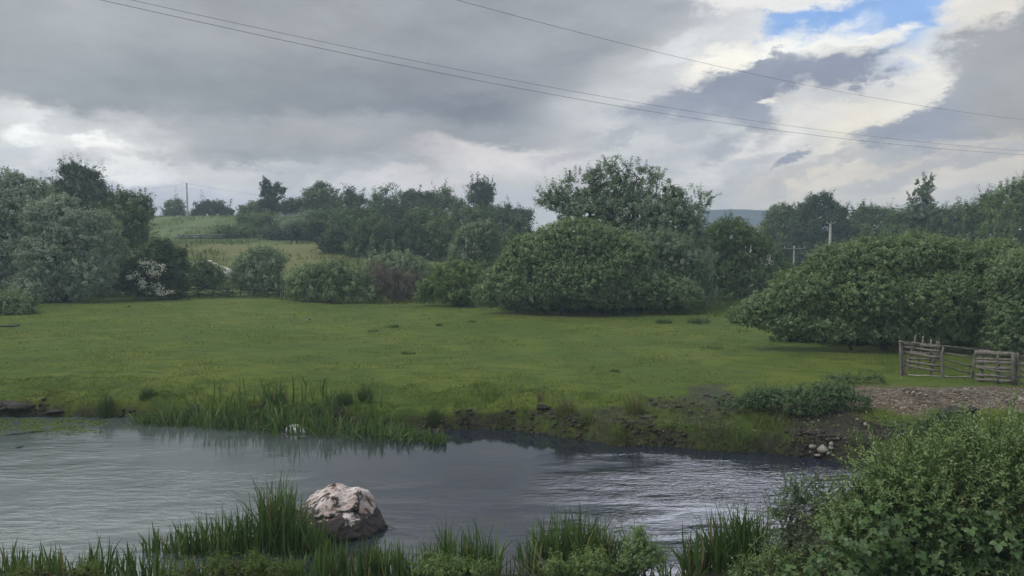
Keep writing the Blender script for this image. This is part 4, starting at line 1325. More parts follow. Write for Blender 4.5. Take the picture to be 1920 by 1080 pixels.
# soften, then weather: lumps, pits and a deep cleft under the crest
rad2 = rad * (1 + .032 * fbm(v * 2.2, 4, 88) + .022 * fbm(v * 9, 4, 89) - .03 * np.abs(vnoise(v * 4.5, 90)))
pv = v * rad2[:, None]
cl_z = .36 + .05 * np.sin(pv[:, 0] * 9) + .03 * vnoise(v * 5, 91)
cl = np.exp(-((pv[:, 2] - cl_z) / .028) ** 2) * smooth(pv[:, 0], -.32, -.12) * (1 - smooth(pv[:, 0], .25, .42)) * (pv[:, 1] < .1)
ledge = smooth(pv[:, 2], .36, .40) * (1 - smooth(pv[:, 2], .50, .62)) * (pv[:, 1] < 0)
pv[:, 1] += cl * .10 + ledge * .07
notch = np.exp(-(((pv[:, 0] - .11) / .06) ** 2)) * smooth(pv[:, 2], .42, .55)
pv[:, 2] -= .055 * notch
pv[:, 2] += .035 * np.exp(-(((pv[:, 0] + .05) / .20) ** 2)) * smooth(pv[:, 2], .42, .55)
m_rock, t, out = material("stained_pink_rock")
oc = t.new('ShaderNodeTexCoord').outputs['Object']
n1 = t.noise(oc, 3.2, 6, .62); n2 = t.noise(t.mapping(oc, scale=(1, 1, .45)), 6.5, 7, .68); n3_ = t.noise(oc, 26, 5, .7)
c = t.mix(t.ramp(n1, .40, .60), (.50, .41, .39, 1), (.72, .66, .65, 1))
c = t.mix(t.ramp(t.noise(oc, 5.0, 5, .6), .53, .62, 0, .75), c, (.26, .15, .10, 1))
sz = t.new('ShaderNodeSeparateXYZ'); t.put(sz.inputs[0], oc)
low = t.ramp(sz.outputs[2], .02, .50, .20, -.01)
st = t.ramp(t.math('ADD', t.math('ADD', t.math('MULTIPLY', n2, .7), t.math('MULTIPLY', t.noise(t.mapping(oc, scale=(1, 1, .3)), 17, 6, .72), .3)), low), .50, .555)
c = t.mix(t.math('MULTIPLY', st, .95), c, (.032, .028, .030, 1))
c = t.mix(t.ramp(n3_, .56, .66, 0, .6), c, (.10, .085, .085, 1))
wet = t.ramp(t.math('ADD', sz.outputs[2], t.math('MULTIPLY', n1, .05)), .07, .13, .9, 0)
c = t.mix(wet, c, (.022, .022, .018, 1))
principled(t, out, c, .8, .25, t.math('ADD', n2, t.math('MULTIPLY', n3_, .6)), .06, 1.0)
o = new_obj("boulder", mesh_of("boulder", pv, f, m_rock, smooth=True), None, "big pinkish white boulder with dark stains standing in the stream", "boulder")
o.location = rc
o.scale = (1.32, 1.0, .93)

# ------------------------------------------------------------------ white rock pile and stones on the hill
pile = thing("rock_pile", P(395, 505, 61), "heap of white broken rock slabs on the hillside", "rock pile")
M_WHITE = simple_material("white_rock", (.38, .37, .34), (.62, .60, .56), 3, .9, .1, .02)
wm = [mesh_of("stone", *stone_verts(ICO2, 340 + k, 16, .08, (.42, .72)), M_WHITE) for k in range(5)]
for i, (x, y, w, h) in enumerate([(362, 496, 8, 5), (370, 493, 9, 6), (380, 492, 9, 6), (388, 491, 9, 6), (394, 490, 10, 7), (400, 495, 11, 7), (407, 498, 11, 7), (413, 501, 10, 6), (404, 502, 9, 5), (420, 504, 10, 5), (411, 506, 9, 5),
                                  (397, 500, 9, 6), (428, 507, 7, 4), (390, 497, 10, 6), (376, 498, 10, 5), (355, 498, 6, 4), (420, 508, 9, 4), (384, 499, 9, 5), (395, 505, 12, 6), (372, 503, 12, 6)]):
    c = P(x, y, 61 + r.normal() * .3); s = 61 / FOC
    o = new_obj("stone", wm[i % 5], pile)
    o.location = c - np.array(pile.location); o.scale = (w * s * .62, w * s * .5, h * s * .55)
    o.rotation_euler = (r.normal() * .4, r.normal() * .4, r.random() * 6)
mbase, fb = stone_verts(ICO3, 9, 3, .2)
o = new_obj("rubble_core", mesh_of("rubble_core", mbase * np.array([1.7, .8, .6]), fb, M_WHITE), pile)
o.location = (-.1, .5, -.35)
for x, y, w, h, lab in [(552, 461, 7, 4, "left one of two white stones lying on the dry field"), (560, 461, 5, 4, "right one of two white stones lying on the dry field")]:
    o = new_obj("field_stone", wm[0], None, lab, "stone", "white stones on the dry field")
    yq = 90.0
    c = P(x, y, yq); c[2] = tz(c[0], yq) + .1
    o.location = c; o.scale = (w * .03, .2, h * .03)

# ------------------------------------------------------------------ fences
def plank(p0, p1, w, th, mat, name, parent, origin, wob=.006, rollv=(0, 0, 1)):
    """a board from p0 to p1, w high and th thick, with slightly uneven edges"""
    p0, p1 = np.asarray(p0, float), np.asarray(p1, float)
    K = 5
    d = unit((p1 - p0)[None])[0]
    upv = np.array(rollv, float); upv = unit((upv - d * (upv @ d))[None])[0]
    sd = np.cross(d, upv)
    V = []
    for i in range(K):
        c = p0 + (p1 - p0) * i / (K - 1) + upv * r.normal() * wob + sd * r.normal() * wob * .5
        ww = w / 2 * (1 + .08 * r.normal())
        for a_, b_ in ((-1, -1), (1, -1), (1, 1), (-1, 1)):
            V.append(c + sd * a_ * th / 2 + upv * b_ * ww)
    F_ = []
    for i in range(K - 1):
        for j in range(4):
            F_.append([i * 4 + j, i * 4 + (j + 1) % 4, (i + 1) * 4 + (j + 1) % 4, (i + 1) * 4 + j])
    F_ += [[3, 2, 1, 0], [(K - 1) * 4 + j for j in range(4)]]
    return new_obj(name, mesh_of(name, V, np.array(F_), mat, origin), parent)


def pole(pts, r0, r1, mat, name, parent, origin, sides=7, crook=.02):
    pts = np.asarray(pts, float)
    if len(pts) == 2:
        pts = np.array([pts[0] + (pts[1] - pts[0]) * s + (r.normal(size=3) * crook if 0 < s < 1 else 0) for s in np.linspace(0, 1, 6)])
    rad = np.linspace(r0, r1, len(pts)) * (1 + .10 * r.normal(size=len(pts)))
    v, f = tube_mesh([(pts, rad)], sides)
    n = len(v)
    cap = np.array([[n - sides, n - sides + i, n - sides + i + 1] for i in range(1, sides - 1)])
    return new_obj(name, mesh_of(name, v, [f, cap], mat, origin, smooth=False), parent)


def foot(px, py):
    return on_ground(px, py, 0)


A = foot(1690, 704); Bp = foot(1746, 705); Cp = foot(1768, 709); Dp = foot(1822, 710); Ep = foot(1836, 716); Fp_ = foot(1903, 722); Gp = foot(1960, 724)
Hh = lambda p, px, py: P(px, py, p[1])
fence = thing("rail_fence", A, "weathered rail fence of rough poles and boards beside the broad willow", "fence")
fo = np.array(fence.location)
pole([A - [0, 0, .1], Hh(A, 1689, 672), Hh(A, 1687, 640)], .035, .028, M_WOOD, "post", fence, fo)
pole([A + [.10, .02, -.1], Hh(A, 1693, 668) + [0, .02, 0], Hh(A, 1689, 638) + [0, .03, 0]], .05, .035, M_WOOD, "post", fence, fo)
pole([Bp - [0, 0, .1], Hh(Bp, 1746, 636)], .032, .026, M_WOOD, "post", fence, fo)
pole([Cp - [0, 0, .1], Hh(Cp, 1767, 690), Hh(Cp, 1766, 664), Hh(Cp, 1769, 650)], .045, .032, M_WOOD, "post", fence, fo)
pole([Dp - [0, 0, .1], Hh(Dp, 1829, 657)], .04, .03, M_WOOD, "post", fence, fo)
pole([Hh(A, 1682, 640) + [0, -.06, 0], Hh(Bp, 1750, 646) + [0, -.06, 0], Hh(Dp, 1858, 658) + [0, -.08, 0]], .024, .018, M_WOOD, "top_rail", fence, fo)
for y0, y1, w in [(644, 650, .09), (651, 658, .075), (661, 670, .10), (676, 686, .07), (685, 695, .06)]:
    plank(Hh(A, 1694, y0) + [0, .08, 0], Hh(Cp, 1766, y1 + 2) + [0, .07, 0], w, .022, M_WOODH, "board", fence, fo)
for y0, y1 in [(662, 671), (674, 688), (687, 702)]:
    plank(Hh(Cp, 1772, y0) + [0, .03, 0], Hh(Dp, 1824, y1) + [0, .03, 0], .05, .022, M_WOODH, "board", fence, fo)
bf_ = thing("hurdle_fence", foot(1715, 698), "old hurdle of stakes and short boards just behind the rail fence", "fence")
bo = np.array(bf_.location)
for x, yb, yt in [(1717, 698, 628), (1711, 698, 640), (1731, 698, 630), (1757, 700, 640), (1761, 700, 639)]:
    q = foot(x, yb) + [0, .5, 0]
    pole([q - [0, 0, .3], P(x, yt, q[1])], .03, .024, M_WOOD, "stake", bf_, bo)
for y0 in (645, 660, 672):
    q0, q1 = P(1706, y0, bo[1] + .45), P(1764, y0 + 4, bo[1] + .45)
    plank(q0, q1, .06, .02, M_WOODH, "board", bf_, bo)

gate = thing("pallet_gate", Ep, "pallet gate of close grey slats at the right end of the rail fence", "gate")
go = np.array(gate.location)
for x0, y0, x1, y1, w in [(1829, 661, 1902, 664, .12), (1830, 672, 1902, 675, .06), (1830, 678, 1902, 681, .09), (1830, 688, 1902, 692, .09), (1829, 703, 1902, 708, .09), (1829, 711, 1901, 716, .08)]:
    plank(Hh(Ep, x0, y0), Hh(Fp_, x1, y1), w, .022, M_WOODH, "slat", gate, go)
plank(Hh(Ep, 1832, 689) + [0, -.09, 0], Hh(Fp_, 1900, 700) + [0, -.08, 0], .05, .03, M_WOOD, "brace", gate, go)
for x, yt, yb, pp_ in [(1838, 656, 716, Ep), (1870, 658, 718, (Ep + Fp_) / 2), (1898, 662, 720, Fp_)]:
    plank(Hh(pp_, x, yb) + [0, -.045, 0], Hh(pp_, x, yt) + [0, -.045, 0], .10, .05, M_WOOD, "batten", gate, go, rollv=(1, 0, 0))
pole([Hh(Ep, 1838, 657) + [0, -.02, 0], Hh(Fp_, 1904, 663) + [0, -.02, 0]], .022, .02, M_WOOD, "top_rail", gate, go)
pole([Hh(Dp, 1820, 710), Hh(Dp, 1829, 658)], .03, .025, M_WOOD, "gate_post", gate, go)
pole([Fp_ + [.07, 0, -.1], Hh(Fp_, 1908, 661)], .045, .04, M_WOOD, "gate_post", gate, go)
pan = thing("board_panel", Gp, "last board panel cut off by the right edge of the photo", "fence")
po = np.array(pan.location)
for y0 in (670, 682, 694, 705):
    plank(Hh(Fp_, 1912, y0), Hh(Gp, 1985, y0 + 5), .10, .022, M_WOODH, "board", pan, po)
pole([Gp - [0, 0, .1], Hh(Gp, 1960, 664)], .045, .04, M_WOOD, "post", pan, po)
pole([Hh(Fp_, 1910, 667), Hh(Gp, 1985, 672)], .022, .02, M_WOOD, "top_rail", pan, po)
# bleached pole lying in the grass
q0, q1 = foot(1702, 705), foot(1825, 709)
v, f = tube_mesh([(np.array([q0 + (q1 - q0) * s + [0, 0, .03 + .01 * r.normal()] for s in np.linspace(0, 1, 8)]), np.full(8, .017))], 6)
new_obj("fallen_pole", mesh_of("fallen_pole", v, f, simple_material("bleached_wood", (.36, .34, .28), (.52, .50, .44), 6)), None, "thin bleached pole lying in the grass under the rail fence", "pole")

# brushwood fence on the far left edge of the meadow
bw = thing("brushwood_fence", on_ground(430, 562), "low dark brushwood fence of crooked poles at the left end of the meadow", "fence")
wo_ = np.array(bw.location)
xs = [318, 345, 372, 398, 424, 448, 472, 500, 520, 545]
for i, x in enumerate(xs):
    x0 = (x - 960) / FOC * 50.5
    b0 = np.array([x0, 50.5, tz(x0, 50.5) - .05])
    pole([b0, b0 + [r.normal() * .1, 0, .62 + .15 * r.random()]], .045, .03, M_BARKD, "stake", bw, wo_, 5)
for k in range(4):
    for a_, b_ in zip(xs[:-1], xs[1:]):
        p0 = np.array([(a_ - 960) / FOC * 50.4, 50.4, 0.12 + .15 * k + .06 * r.normal()]); p1 = np.array([(b_ + 6 - 960) / FOC * 50.4, 50.4, .12 + .15 * k + .06 * r.normal()])
        p0[2] += tz(p0[0], 50.4); p1[2] += tz(p1[0], 50.4)
        pole([p0, p1], .03, .024, M_BARKD, "pole", bw, wo_, 5, .04)
for x, yt, yb, lab in [(527, 547, 567, "thin pale fence stake behind the meadow, left of the green rounded shrub"), (657, 551, 570, "thin pale fence stake in front of the green rounded shrub"),
                       (672, 558, 570, "short grey stake just right of the thin pale one")]:
    Yb = 48.6
    q = np.array([(x - 960) / FOC * Yb, Yb, 0]); q[2] = tz(q[0], Yb) - .05
    v, f = tube_mesh([(np.array([q, P(x, (yt + yb) / 2, Yb), P(x, yt, Yb)]), np.array([.05, .045, .04]))], 6)
    o = new_obj("fence_stake", mesh_of("fence_stake", v, f, M_WOOD, q), None, lab, "stake", "lone fence stakes at the meadow edge"); o.location = q
dw = thing("stone_wall", P(375, 454, 96), "low grey dry stone wall on the hillside terrace", "wall")
M_DST = simple_material('dark_stone', (.10, .10, .11), (.19, .19, .20), 5, .9, .1, .01)
wallm = [mesh_of('stone', *stone_verts(ICO2, 360 + k, 8, .06), M_DST) for k in range(3)]
for i in range(26):
    x = 332 + i * 3.5
    c = P(x, 452 + (i % 2) * 2.5, 96); c[2] = tz(c[0], 96) + .15 + .28 * (i % 2)
    o = new_obj("stone", wallm[i % 3], dw); o.location = c - np.array(dw.location); o.scale = (.15 + .2 * r.random(), .25, .08 + .12 * r.random())
    o.rotation_euler = (0, 0, r.random() * 6)

# ------------------------------------------------------------------ utility poles, cables, house
M_CONC = simple_material("concrete_pole", (.34, .34, .33), (.48, .48, .46), 2, .9, .1, .003)
M_STEEL = simple_material("grey_steel", (.16, .16, .16), (.24, .24, .24), 3, .6, .4, .001)
M_CABLE = simple_material("cable", (.05, .05, .055), (.07, .07, .075), 3, .7, .3, .0)


def upole(px, ytop, Y, label, r0, r1, arm=None, arm_y=None):
    top = P(px, ytop, Y); x = top[0]
    root = thing("utility_pole", (x, Y, tz(x, Y)), label, "utility pole", "utility poles in the distance")
    o0 = np.array(root.location)
    b0 = np.array([x, Y, tz(x, Y) - .2])
    v, f = tube_mesh([(np.array([b0, (b0 + top) / 2, top]), np.array([r0, (r0 + r1) / 2, r1]))], 8)
    new_obj("pole", mesh_of("pole", v, f, M_CONC, o0, smooth=True), root)
    if arm:
        z = P(px, arm_y, Y)[2]
        plank([x - arm, Y - r1 - .03, z], [x + arm, Y - r1 - .03, z], .06, .05, M_STEEL, "crossarm", root, o0, 0)
        for s in (-.85, 0, .85):
            v, f = tube_mesh([(np.array([[x + s * arm, Y - r1 - .03, z + .04], [x + s * arm, Y - r1 - .03, z + .12], [x + s * arm, Y - r1 - .03, z + .2]]), np.array([.018, .03, .018]))], 6)
            new_obj("insulator", mesh_of("insulator", v, f, M_CONC, o0), root)
    return top


pt = upole(350, 343, 131, "lone pale utility pole on the ridge at the left", .19, .12)
upole(1557, 420, 66, "thick tapered concrete pole in front of the tall domed tree", .17, .10, .4, 419)
pb = upole(1489, 461, 60, "slim white pole beside the glimpse of the house", .07, .055, .9, 466)
upole(1877, 456, 58, "short white pole standing above the right hand willow", .09, .06, .4, 457)


def cable(pts, rad, label, group, n=60, sides=4):
    """pts: (px, py, Y); a smooth curve through them"""
    a = np.array(pts, float)
    q = np.linspace(a[0, 0], a[-1, 0], n)
    deg = min(3, len(a) - 1)
    cf = np.polyfit(a[:, 0], a[:, 1], deg)
    Yq = np.interp(q, a[:, 0], a[:, 2])
    p = np.array([P(x, np.polyval(cf, x), y) for x, y in zip(q, Yq)])
    v, f = tube_mesh([(p, np.full(n, rad))], sides)
    return new_obj("power_cable", mesh_of("power_cable", v, f, M_CABLE, smooth=True), None, label, "cable", group)


gc = "power cables crossing the sky"
cable([(-250, -98, 22), (190, 0, 28), (960, 162, 38), (1440, 244, 46), (1630, 267, 50), (1920, 287, 58), (2300, 300, 70)], .0085, "lowest of the overhead cables crossing the whole sky", gc)
cable([(-250, -112, 23), (245, 0, 30), (960, 149, 41), (1440, 231, 50), (1630, 256, 55), (1920, 282, 66), (2300, 300, 80)], .0075, "overhead cable running just above the lowest one", gc)
cable([(500, -100, 24), (860, 0, 29), (960, 27, 31), (1440, 146, 44), (1680, 193, 52), (1920, 221, 62), (2300, 250, 76)], .0075, "highest overhead cable, crossing only the right half of the sky", gc)
cable([(150, 366, 131), (262, 357, 131), (350, 344, 131)], .010, "thin wire running left from the ridge pole", "thin wires of the ridge pole", 12)
cable([(350, 344, 131), (420, 356, 128), (490, 367, 122), (560, 380, 118)], .010, "thin wire sloping down to the right from the ridge pole", "thin wires of the ridge pole", 14)

hs = thing("house", (P(1438, 480, 110)[0], 110, tz(P(1438, 480, 110)[0], 110)), "pale house glimpsed through leaves left of the slim white pole", "house")
ho = np.array(hs.location)
M_PLAS = simple_material("pale_plaster", (.55, .55, .53), (.66, .66, .64), 1, .9, .1, .002)
M_ROOF = simple_material("roof_tile", (.20, .19, .19), (.30, .27, .26), 3, .9, .1, .02, (1, 6, 1))
hw, hd, hh_ = 3.0, 4, 3.6
zb = 0
V = np.array([[-hw, -hd, zb], [hw, -hd, zb], [hw, hd, zb], [-hw, hd, zb], [-hw, -hd, hh_], [hw, -hd, hh_], [hw, hd, hh_], [-hw, hd, hh_], [0, -hd, hh_ + 1.9], [0, hd, hh_ + 1.9]])
new_obj("wall", mesh_of("wall", V, [np.array([[0, 1, 5, 4], [1, 2, 6, 5], [2, 3, 7, 6], [3, 0, 4, 7]]), np.array([[4, 5, 8], [6, 7, 9]])], M_PLAS), hs)
for s in (-1, 1):
    e = np.array([[0, -hd - .3, hh_ + 1.95], [0, hd + .3, hh_ + 1.95], [s * (hw + .4), hd + .3, hh_ - .2], [s * (hw + .4), -hd - .3, hh_ - .2]])
    e2 = e + [0, 0, .12]
    new_obj("roof", mesh_of("roof", np.concatenate([e, e2]), np.array([[0, 1, 2, 3], [4, 5, 6, 7], [0, 1, 5, 4], [1, 2, 6, 5], [2, 3, 7, 6], [3, 0, 4, 7]]), M_ROOF), hs)
M_GL = simple_material("dark_glass", (.02, .025, .03), (.03, .035, .04), 1, .1, .5, 0)
for wx in (-1.6, 1.6):
    for wz in (1.4,):
        wn = new_obj("window", mesh_of("window", np.array([[wx - .5, -hd - .05, wz], [wx + .5, -hd - .05, wz], [wx + .5, -hd - .05, wz + 1.2], [wx - .5, -hd - .05, wz + 1.2],
                                                           [wx - .5, -hd + .02, wz], [wx + .5, -hd + .02, wz], [wx + .5, -hd + .02, wz + 1.2], [wx - .5, -hd + .02, wz + 1.2]]),
                                       np.array([[0, 1, 2, 3], [0, 1, 5, 4], [1, 2, 6, 5], [2, 3, 7, 6], [3, 0, 4, 7]]), M_STEEL), hs)
        new_obj("pane", mesh_of("pane", np.array([[wx - .44, -hd - .055, wz + .06], [wx + .44, -hd - .055, wz + .06], [wx + .44, -hd - .055, wz + 1.14], [wx - .44, -hd - .055, wz + 1.14]]), np.array([[0, 1, 2, 3]]), M_GL), wn)

# ------------------------------------------------------------------ birds, litter, driftwood
M_BLACK = simple_material("black_feathers", (.012, .012, .015), (.03, .03, .035), 30, .6, .3, 0)
M_WFE = simple_material("white_feathers", (.6, .6, .57), (.7, .7, .68), 30, .8, .2, 0)


def bird(px, py, L, label, white, yaw):
    c = on_ground(px, py)
    root = thing("bird", c, label, "bird")
    root.rotation_euler = (0, 0, yaw)
    s = L
    pts = np.array([[-.95, 0, .42], [-.55, 0, .43], [-.25, 0, .42], [0, 0, .44], [.22, 0, .52], [.33, 0, .64], [.42, 0, .70], [.52, 0, .69], [.66, 0, .67]]) * s
    rad = np.array([.03, .05, .14, .19, .16, .10, .105, .06, .008]) * s
    v, f = tube_mesh([(pts, rad)], 10)
    new_obj("body", mesh_of("body", v, f, M_BLACK, smooth=True), root)
    if white:
        pts = np.array([[-.22, 0, .36], [-.05, 0, .36], [.12, 0, .40], [.24, 0, .48]]) * s
        v, f = tube_mesh([(pts, np.array([.05, .19, .18, .09]) * s)], 10)
        new_obj("belly", mesh_of("belly", v, f, M_WFE, smooth=True), root)
        for sy in (-1, 1):
            pts = np.array([[-.15, sy * .17, .44], [.0, sy * .185, .48], [.15, sy * .15, .52]]) * s
            v, f = tube_mesh([(pts, np.array([.02, .06, .03]) * s)], 8)
            new_obj("wing_patch", mesh_of("wing_patch", v, f, M_WFE, smooth=True), root)
    for sy in (-.07, .07):
        v, f = tube_mesh([(np.array([[0.02, sy, .3], [.0, sy, .12], [.05, sy, 0], [.14, sy, .0]]) * s, np.array([.03, .016, .014, .01]) * s)], 5)
        new_obj("leg", mesh_of("leg", v, f, M_BLACK), root)


bird(578, 603, .27, "black and white magpie standing far out on the grass", True, 2.6)
bird(241, 578, .2, "small dark bird on the grass near the left hand willows", False, .4)

c = G(556, 810, WATER)
v, f = stone_verts(ICO3, 611, 7, .16, (.6, .95))
v = v * np.array([.25, .13, .13])
v += .012 * np.stack([vnoise(v * 22, 1), vnoise(v * 22, 2), vnoise(v * 22, 3)], -1)
o = new_obj("plastic_bag", mesh_of("plastic_bag", v, f, simple_material("white_plastic", (.50, .50, .54), (.66, .66, .68), 4, .45, .4, .01)), None, "crumpled whitish plastic bag caught at the foot of the reed bed", "plastic bag")
o.location = c + np.array([0, 0, .04])
gd = "sticks floating on the stream"
for x0, y0, x1, y1, rad, lab in [(515, 813, 560, 814, .010, "thin pale stick floating left below the plastic bag"), (552, 819, 598, 817, .012, "pale stick floating right below the plastic bag"),
                                 (8, 817, 88, 808, .02, "dark waterlogged branch floating at the left edge"), (28, 840, 45, 838, .012, "short dark stick floating below the dark branch")]:
    a_, b_ = G(x0, y0, WATER), G(x1, y1, WATER)
    v, f = tube_mesh([(np.array([a_ + (b_ - a_) * s + np.array([0, .03 * r.normal(), .004 + .004 * r.normal()]) for s in np.linspace(0, 1, 7)]), rad * np.array([.4, .9, 1, 1, .8, .7, .3]))], 5)
    new_obj("floating_stick", mesh_of("floating_stick", v, f, M_BARKD if 'dark' in lab else M_STONE), None, lab, "stick", gd)
a_ = G(712, 990, WATER)
v, f = tube_mesh([(np.array([a_ + [-.1, .0, -.03], a_ + [.05, 0, .02], a_ + [.16, -.02, .03], a_ + [.26, -.02, .0]]), np.array([.008, .007, .006, .003])), (np.array([a_ + [.0, .05, -.02], a_ + [.1, .04, .03], a_ + [.2, .0, .05]]), np.array([.006, .005, .002]))], 5)
new_obj("driftwood_twig", mesh_of("driftwood_twig", v, f, M_BARKD), None, "dark forked twig sticking out right of the boulder at the waterline", "twig")

# floating weed at the left
n = 2600
xs_ = -60 + 260 * r.random(n) ** 1.1; ys_ = 785 + 22 * r.random(n) + 7 * r.normal(size=n)
kp = (vnoise(np.stack([xs_ / 30, ys_ / 5], -1), 61) > -.1) & (ys_ > 784)
b = np.array([G(a_, b_, WATER + .006) for a_, b_ in zip(xs_[kp], ys_[kp])])
v, f = leaf_quads(b, unit(np.array([0, 0, 1]) + .12 * r.normal(size=b.shape)), .05 + .05 * r.random(len(b)), .03 + .03 * r.random(len(b)), None, r)
new_obj("floating_weed", mesh_of("floating_weed", v, f, M_LEAF['bank'], attrs={'tint': ('FACE', 'FLOAT', .3 + .5 * r.random(len(b)))}), kind='stuff', label="mat of floating water weed by the left bank")

# ------------------------------------------------------------------ foreground bushes
def leaf_shape(kind):
    """unit leaf along +x, slight fold; verts, tris"""
    if kind == 'narrow':
        xs_ = [0, .3, .62, 1.0]; ws = [0, .15, .13, 0]
    elif kind == 'oval':
        xs_ = [0, .25, .6, 1.0]; ws = [0, .30, .27, 0]
    v = [[0, 0, 0]]
    for x, w in zip(xs_[1:3], ws[1:3]):
        z = -.10 * x * x
        v += [[x, w, z + .06], [x, 0, z], [x, -w, z + .06]]
    v += [[1, 0, -.14]]
    f = [[0, 2, 1], [0, 3, 2], [1, 2, 4], [2, 5, 4], [2, 3, 5], [3, 6, 5], [4, 5, 7], [5, 6, 7]]
    return np.array(v, float), np.array(f)


def place_leaves(shape, c, ax, nrm, L, tint, mat, name, parent, origin, **kw):
    sv, sf = shape
    ax = unit(ax); nrm = unit(nrm - ax * np.sum(nrm * ax, -1, keepdims=True)); b = np.cross(nrm, ax)
    M = np.stack([ax, b, nrm], 1)
    V = c[:, None] + L[:, None, None] * np.einsum('kj,njd->nkd', sv, M)
    F_ = (sf[None] + (np.arange(len(c)) * len(sv))[:, None, None]).reshape(-1, 3)
    return new_obj(name, mesh_of(name, V.reshape(-1, 3), F_, mat, origin, attrs={'tint': ('FACE', 'FLOAT', np.repeat(tint, len(sf)))}), parent, **kw)


def shoots(lobes, Y, nsh, Ls, shape, Lleaf, mat, gap=.028, up=.6, seed=0, droop=.0, inner=.55):
    rr = np.random.default_rng(seed)
    k_ = []
    cs = np.array([P(l[0], l[1], Y + (l[4] if len(l) > 4 else 0)) for l in lobes]); rs = np.array([[l[2] * Y / FOC, (l[2] + l[3]) / 2 * Y / FOC * .85, l[3] * Y / FOC] for l in lobes])
    w = rs[:, 0] * rs[:, 2]
    li = rr.choice(len(lobes), nsh, p=w / w.sum())
    d = unit(rr.normal(size=(nsh, 3)))
    d[(d[:, 1] > 0) & (rr.random(nsh) < .75), 1] *= -1
    rad = inner + (1 - inner) * rr.random(nsh) ** .6 + .26 * vnoise(d * 3 + li[:, None], 5)
    p = cs[li] + d * rs[li] * rad[:, None]
    keep = np.ones(nsh, bool)
    for j in range(len(cs)):
        q = np.linalg.norm((p - cs[j]) / rs[j], axis=1)
        keep &= ~((li != j) & (q < .6) & (rr.random(nsh) < .85))
    p, d = p[keep], d[keep]; m = len(p)
    sd = unit(d * .8 + np.array([0, 0, up]) + .45 * rr.normal(size=(m, 3)))
    ln = Ls * (.5 + .8 * rr.random(m))
    nl = max(4, int(Ls / gap))
    s = (np.arange(nl) / nl)[None, :] * np.ones((m, 1))
    bend = unit(rr.normal(size=(m, 3))) * .18
    pos = p[:, None] + ln[:, None, None] * (sd[:, None] * s[..., None] + bend[:, None] * (s ** 2)[..., None] - np.array([0, 0, droop]) * (s ** 2)[..., None])
    a0 = unit(np.cross(sd, rr.normal(size=(m, 3))))
    b0 = np.cross(sd, a0)
    ph = (np.arange(nl) * 2.4)[None, :] + rr.random((m, 1)) * 6
    out_ = a0[:, None] * np.cos(ph)[..., None] + b0[:, None] * np.sin(ph)[..., None]
    ax = unit(out_ * .9 + sd[:, None] * .75 + .2 * rr.normal(size=out_.shape))
    nr = unit(np.cross(ax, np.cross(sd[:, None] + 0 * ax, ax)) + np.array([0, 0, .5]) + .35 * rr.normal(size=ax.shape))
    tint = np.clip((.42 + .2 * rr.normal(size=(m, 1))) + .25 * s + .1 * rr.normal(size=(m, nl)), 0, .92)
    tint = np.where(rr.random((m, nl)) < .008, 1.0, tint)
    L = Lleaf * (.6 + .6 * rr.random((m, nl))) * (1 - .45 * s ** 3)
    stems_ = [(np.stack([p[i], pos[i, nl // 2], pos[i, -1]]), np.array([.004, .003, .0015])) for i in range(0, m, 1)]
    return pos.reshape(-1, 3), ax.reshape(-1, 3), nr.reshape(-1, 3), L.ravel(), tint.ravel(), stems_, cs, rs, p


NAR, OVA = leaf_shape('narrow'), leaf_shape('oval')
M_STEM = simple_material("green_brown_stem", (.06, .06, .03), (.12, .11, .06), 10, .8, .2, 0)


def fg_bush(name, label, lobes, Y, nsh, Ls, shape, Ll, mat, base, seed, fill=1.0, cat="shrub", **kw):
    pos, ax, nr, L, tint, st, cs, rs, pp_ = shoots(lobes, Y, nsh, Ls, shape, Ll, mat, seed=seed, **kw)
    root = thing(name, base, label, cat)
    o0 = np.array(base)
    ok = pos[:, 2] > terrain(pos[:, 0], pos[:, 1]) + .02
    place_leaves(shape, pos[ok], ax[ok], nr[ok], L[ok], tint[ok], M_LEAF[mat], "foliage", root, o0, kind='stuff')
    v, f = tube_mesh(st, 3)
    new_obj("shoots", mesh_of("shoots", v, f, M_STEM, o0), root, kind='stuff')
    rr = np.random.default_rng(seed + 1)
    sel = pp_[rr.permutation(len(pp_))[:70]]
    v, f = limbs(base, np.concatenate([cs, sel]), .03, 6, .4, r=rr, tip=.004)
    new_obj("stems", mesh_of("stems", v, f, M_STEM, o0, smooth=True), root, kind="stuff")
    # shaded inner leaves
    if fill:
        c_ = []
        for c0_, r0_ in zip(cs, rs):
            k = int(r0_[0] * r0_[2] * 900 * fill)
            c_.append(c0_ + unit(rr.normal(size=(k, 3))) * r0_ * (.35 + .42 * rr.random((k, 1))))
        c_ = np.concatenate(c_)
        c_ = c_[c_[:, 2] > terrain(c_[:, 0], c_[:, 1]) + .02]
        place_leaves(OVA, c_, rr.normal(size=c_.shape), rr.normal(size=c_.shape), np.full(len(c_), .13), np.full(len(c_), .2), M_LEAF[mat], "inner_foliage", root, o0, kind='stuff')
    return root, cs, rs


def gb(px, Y):
    x = (px - 960) / FOC * Y
    return np.array([x, Y, tz(x, Y)])


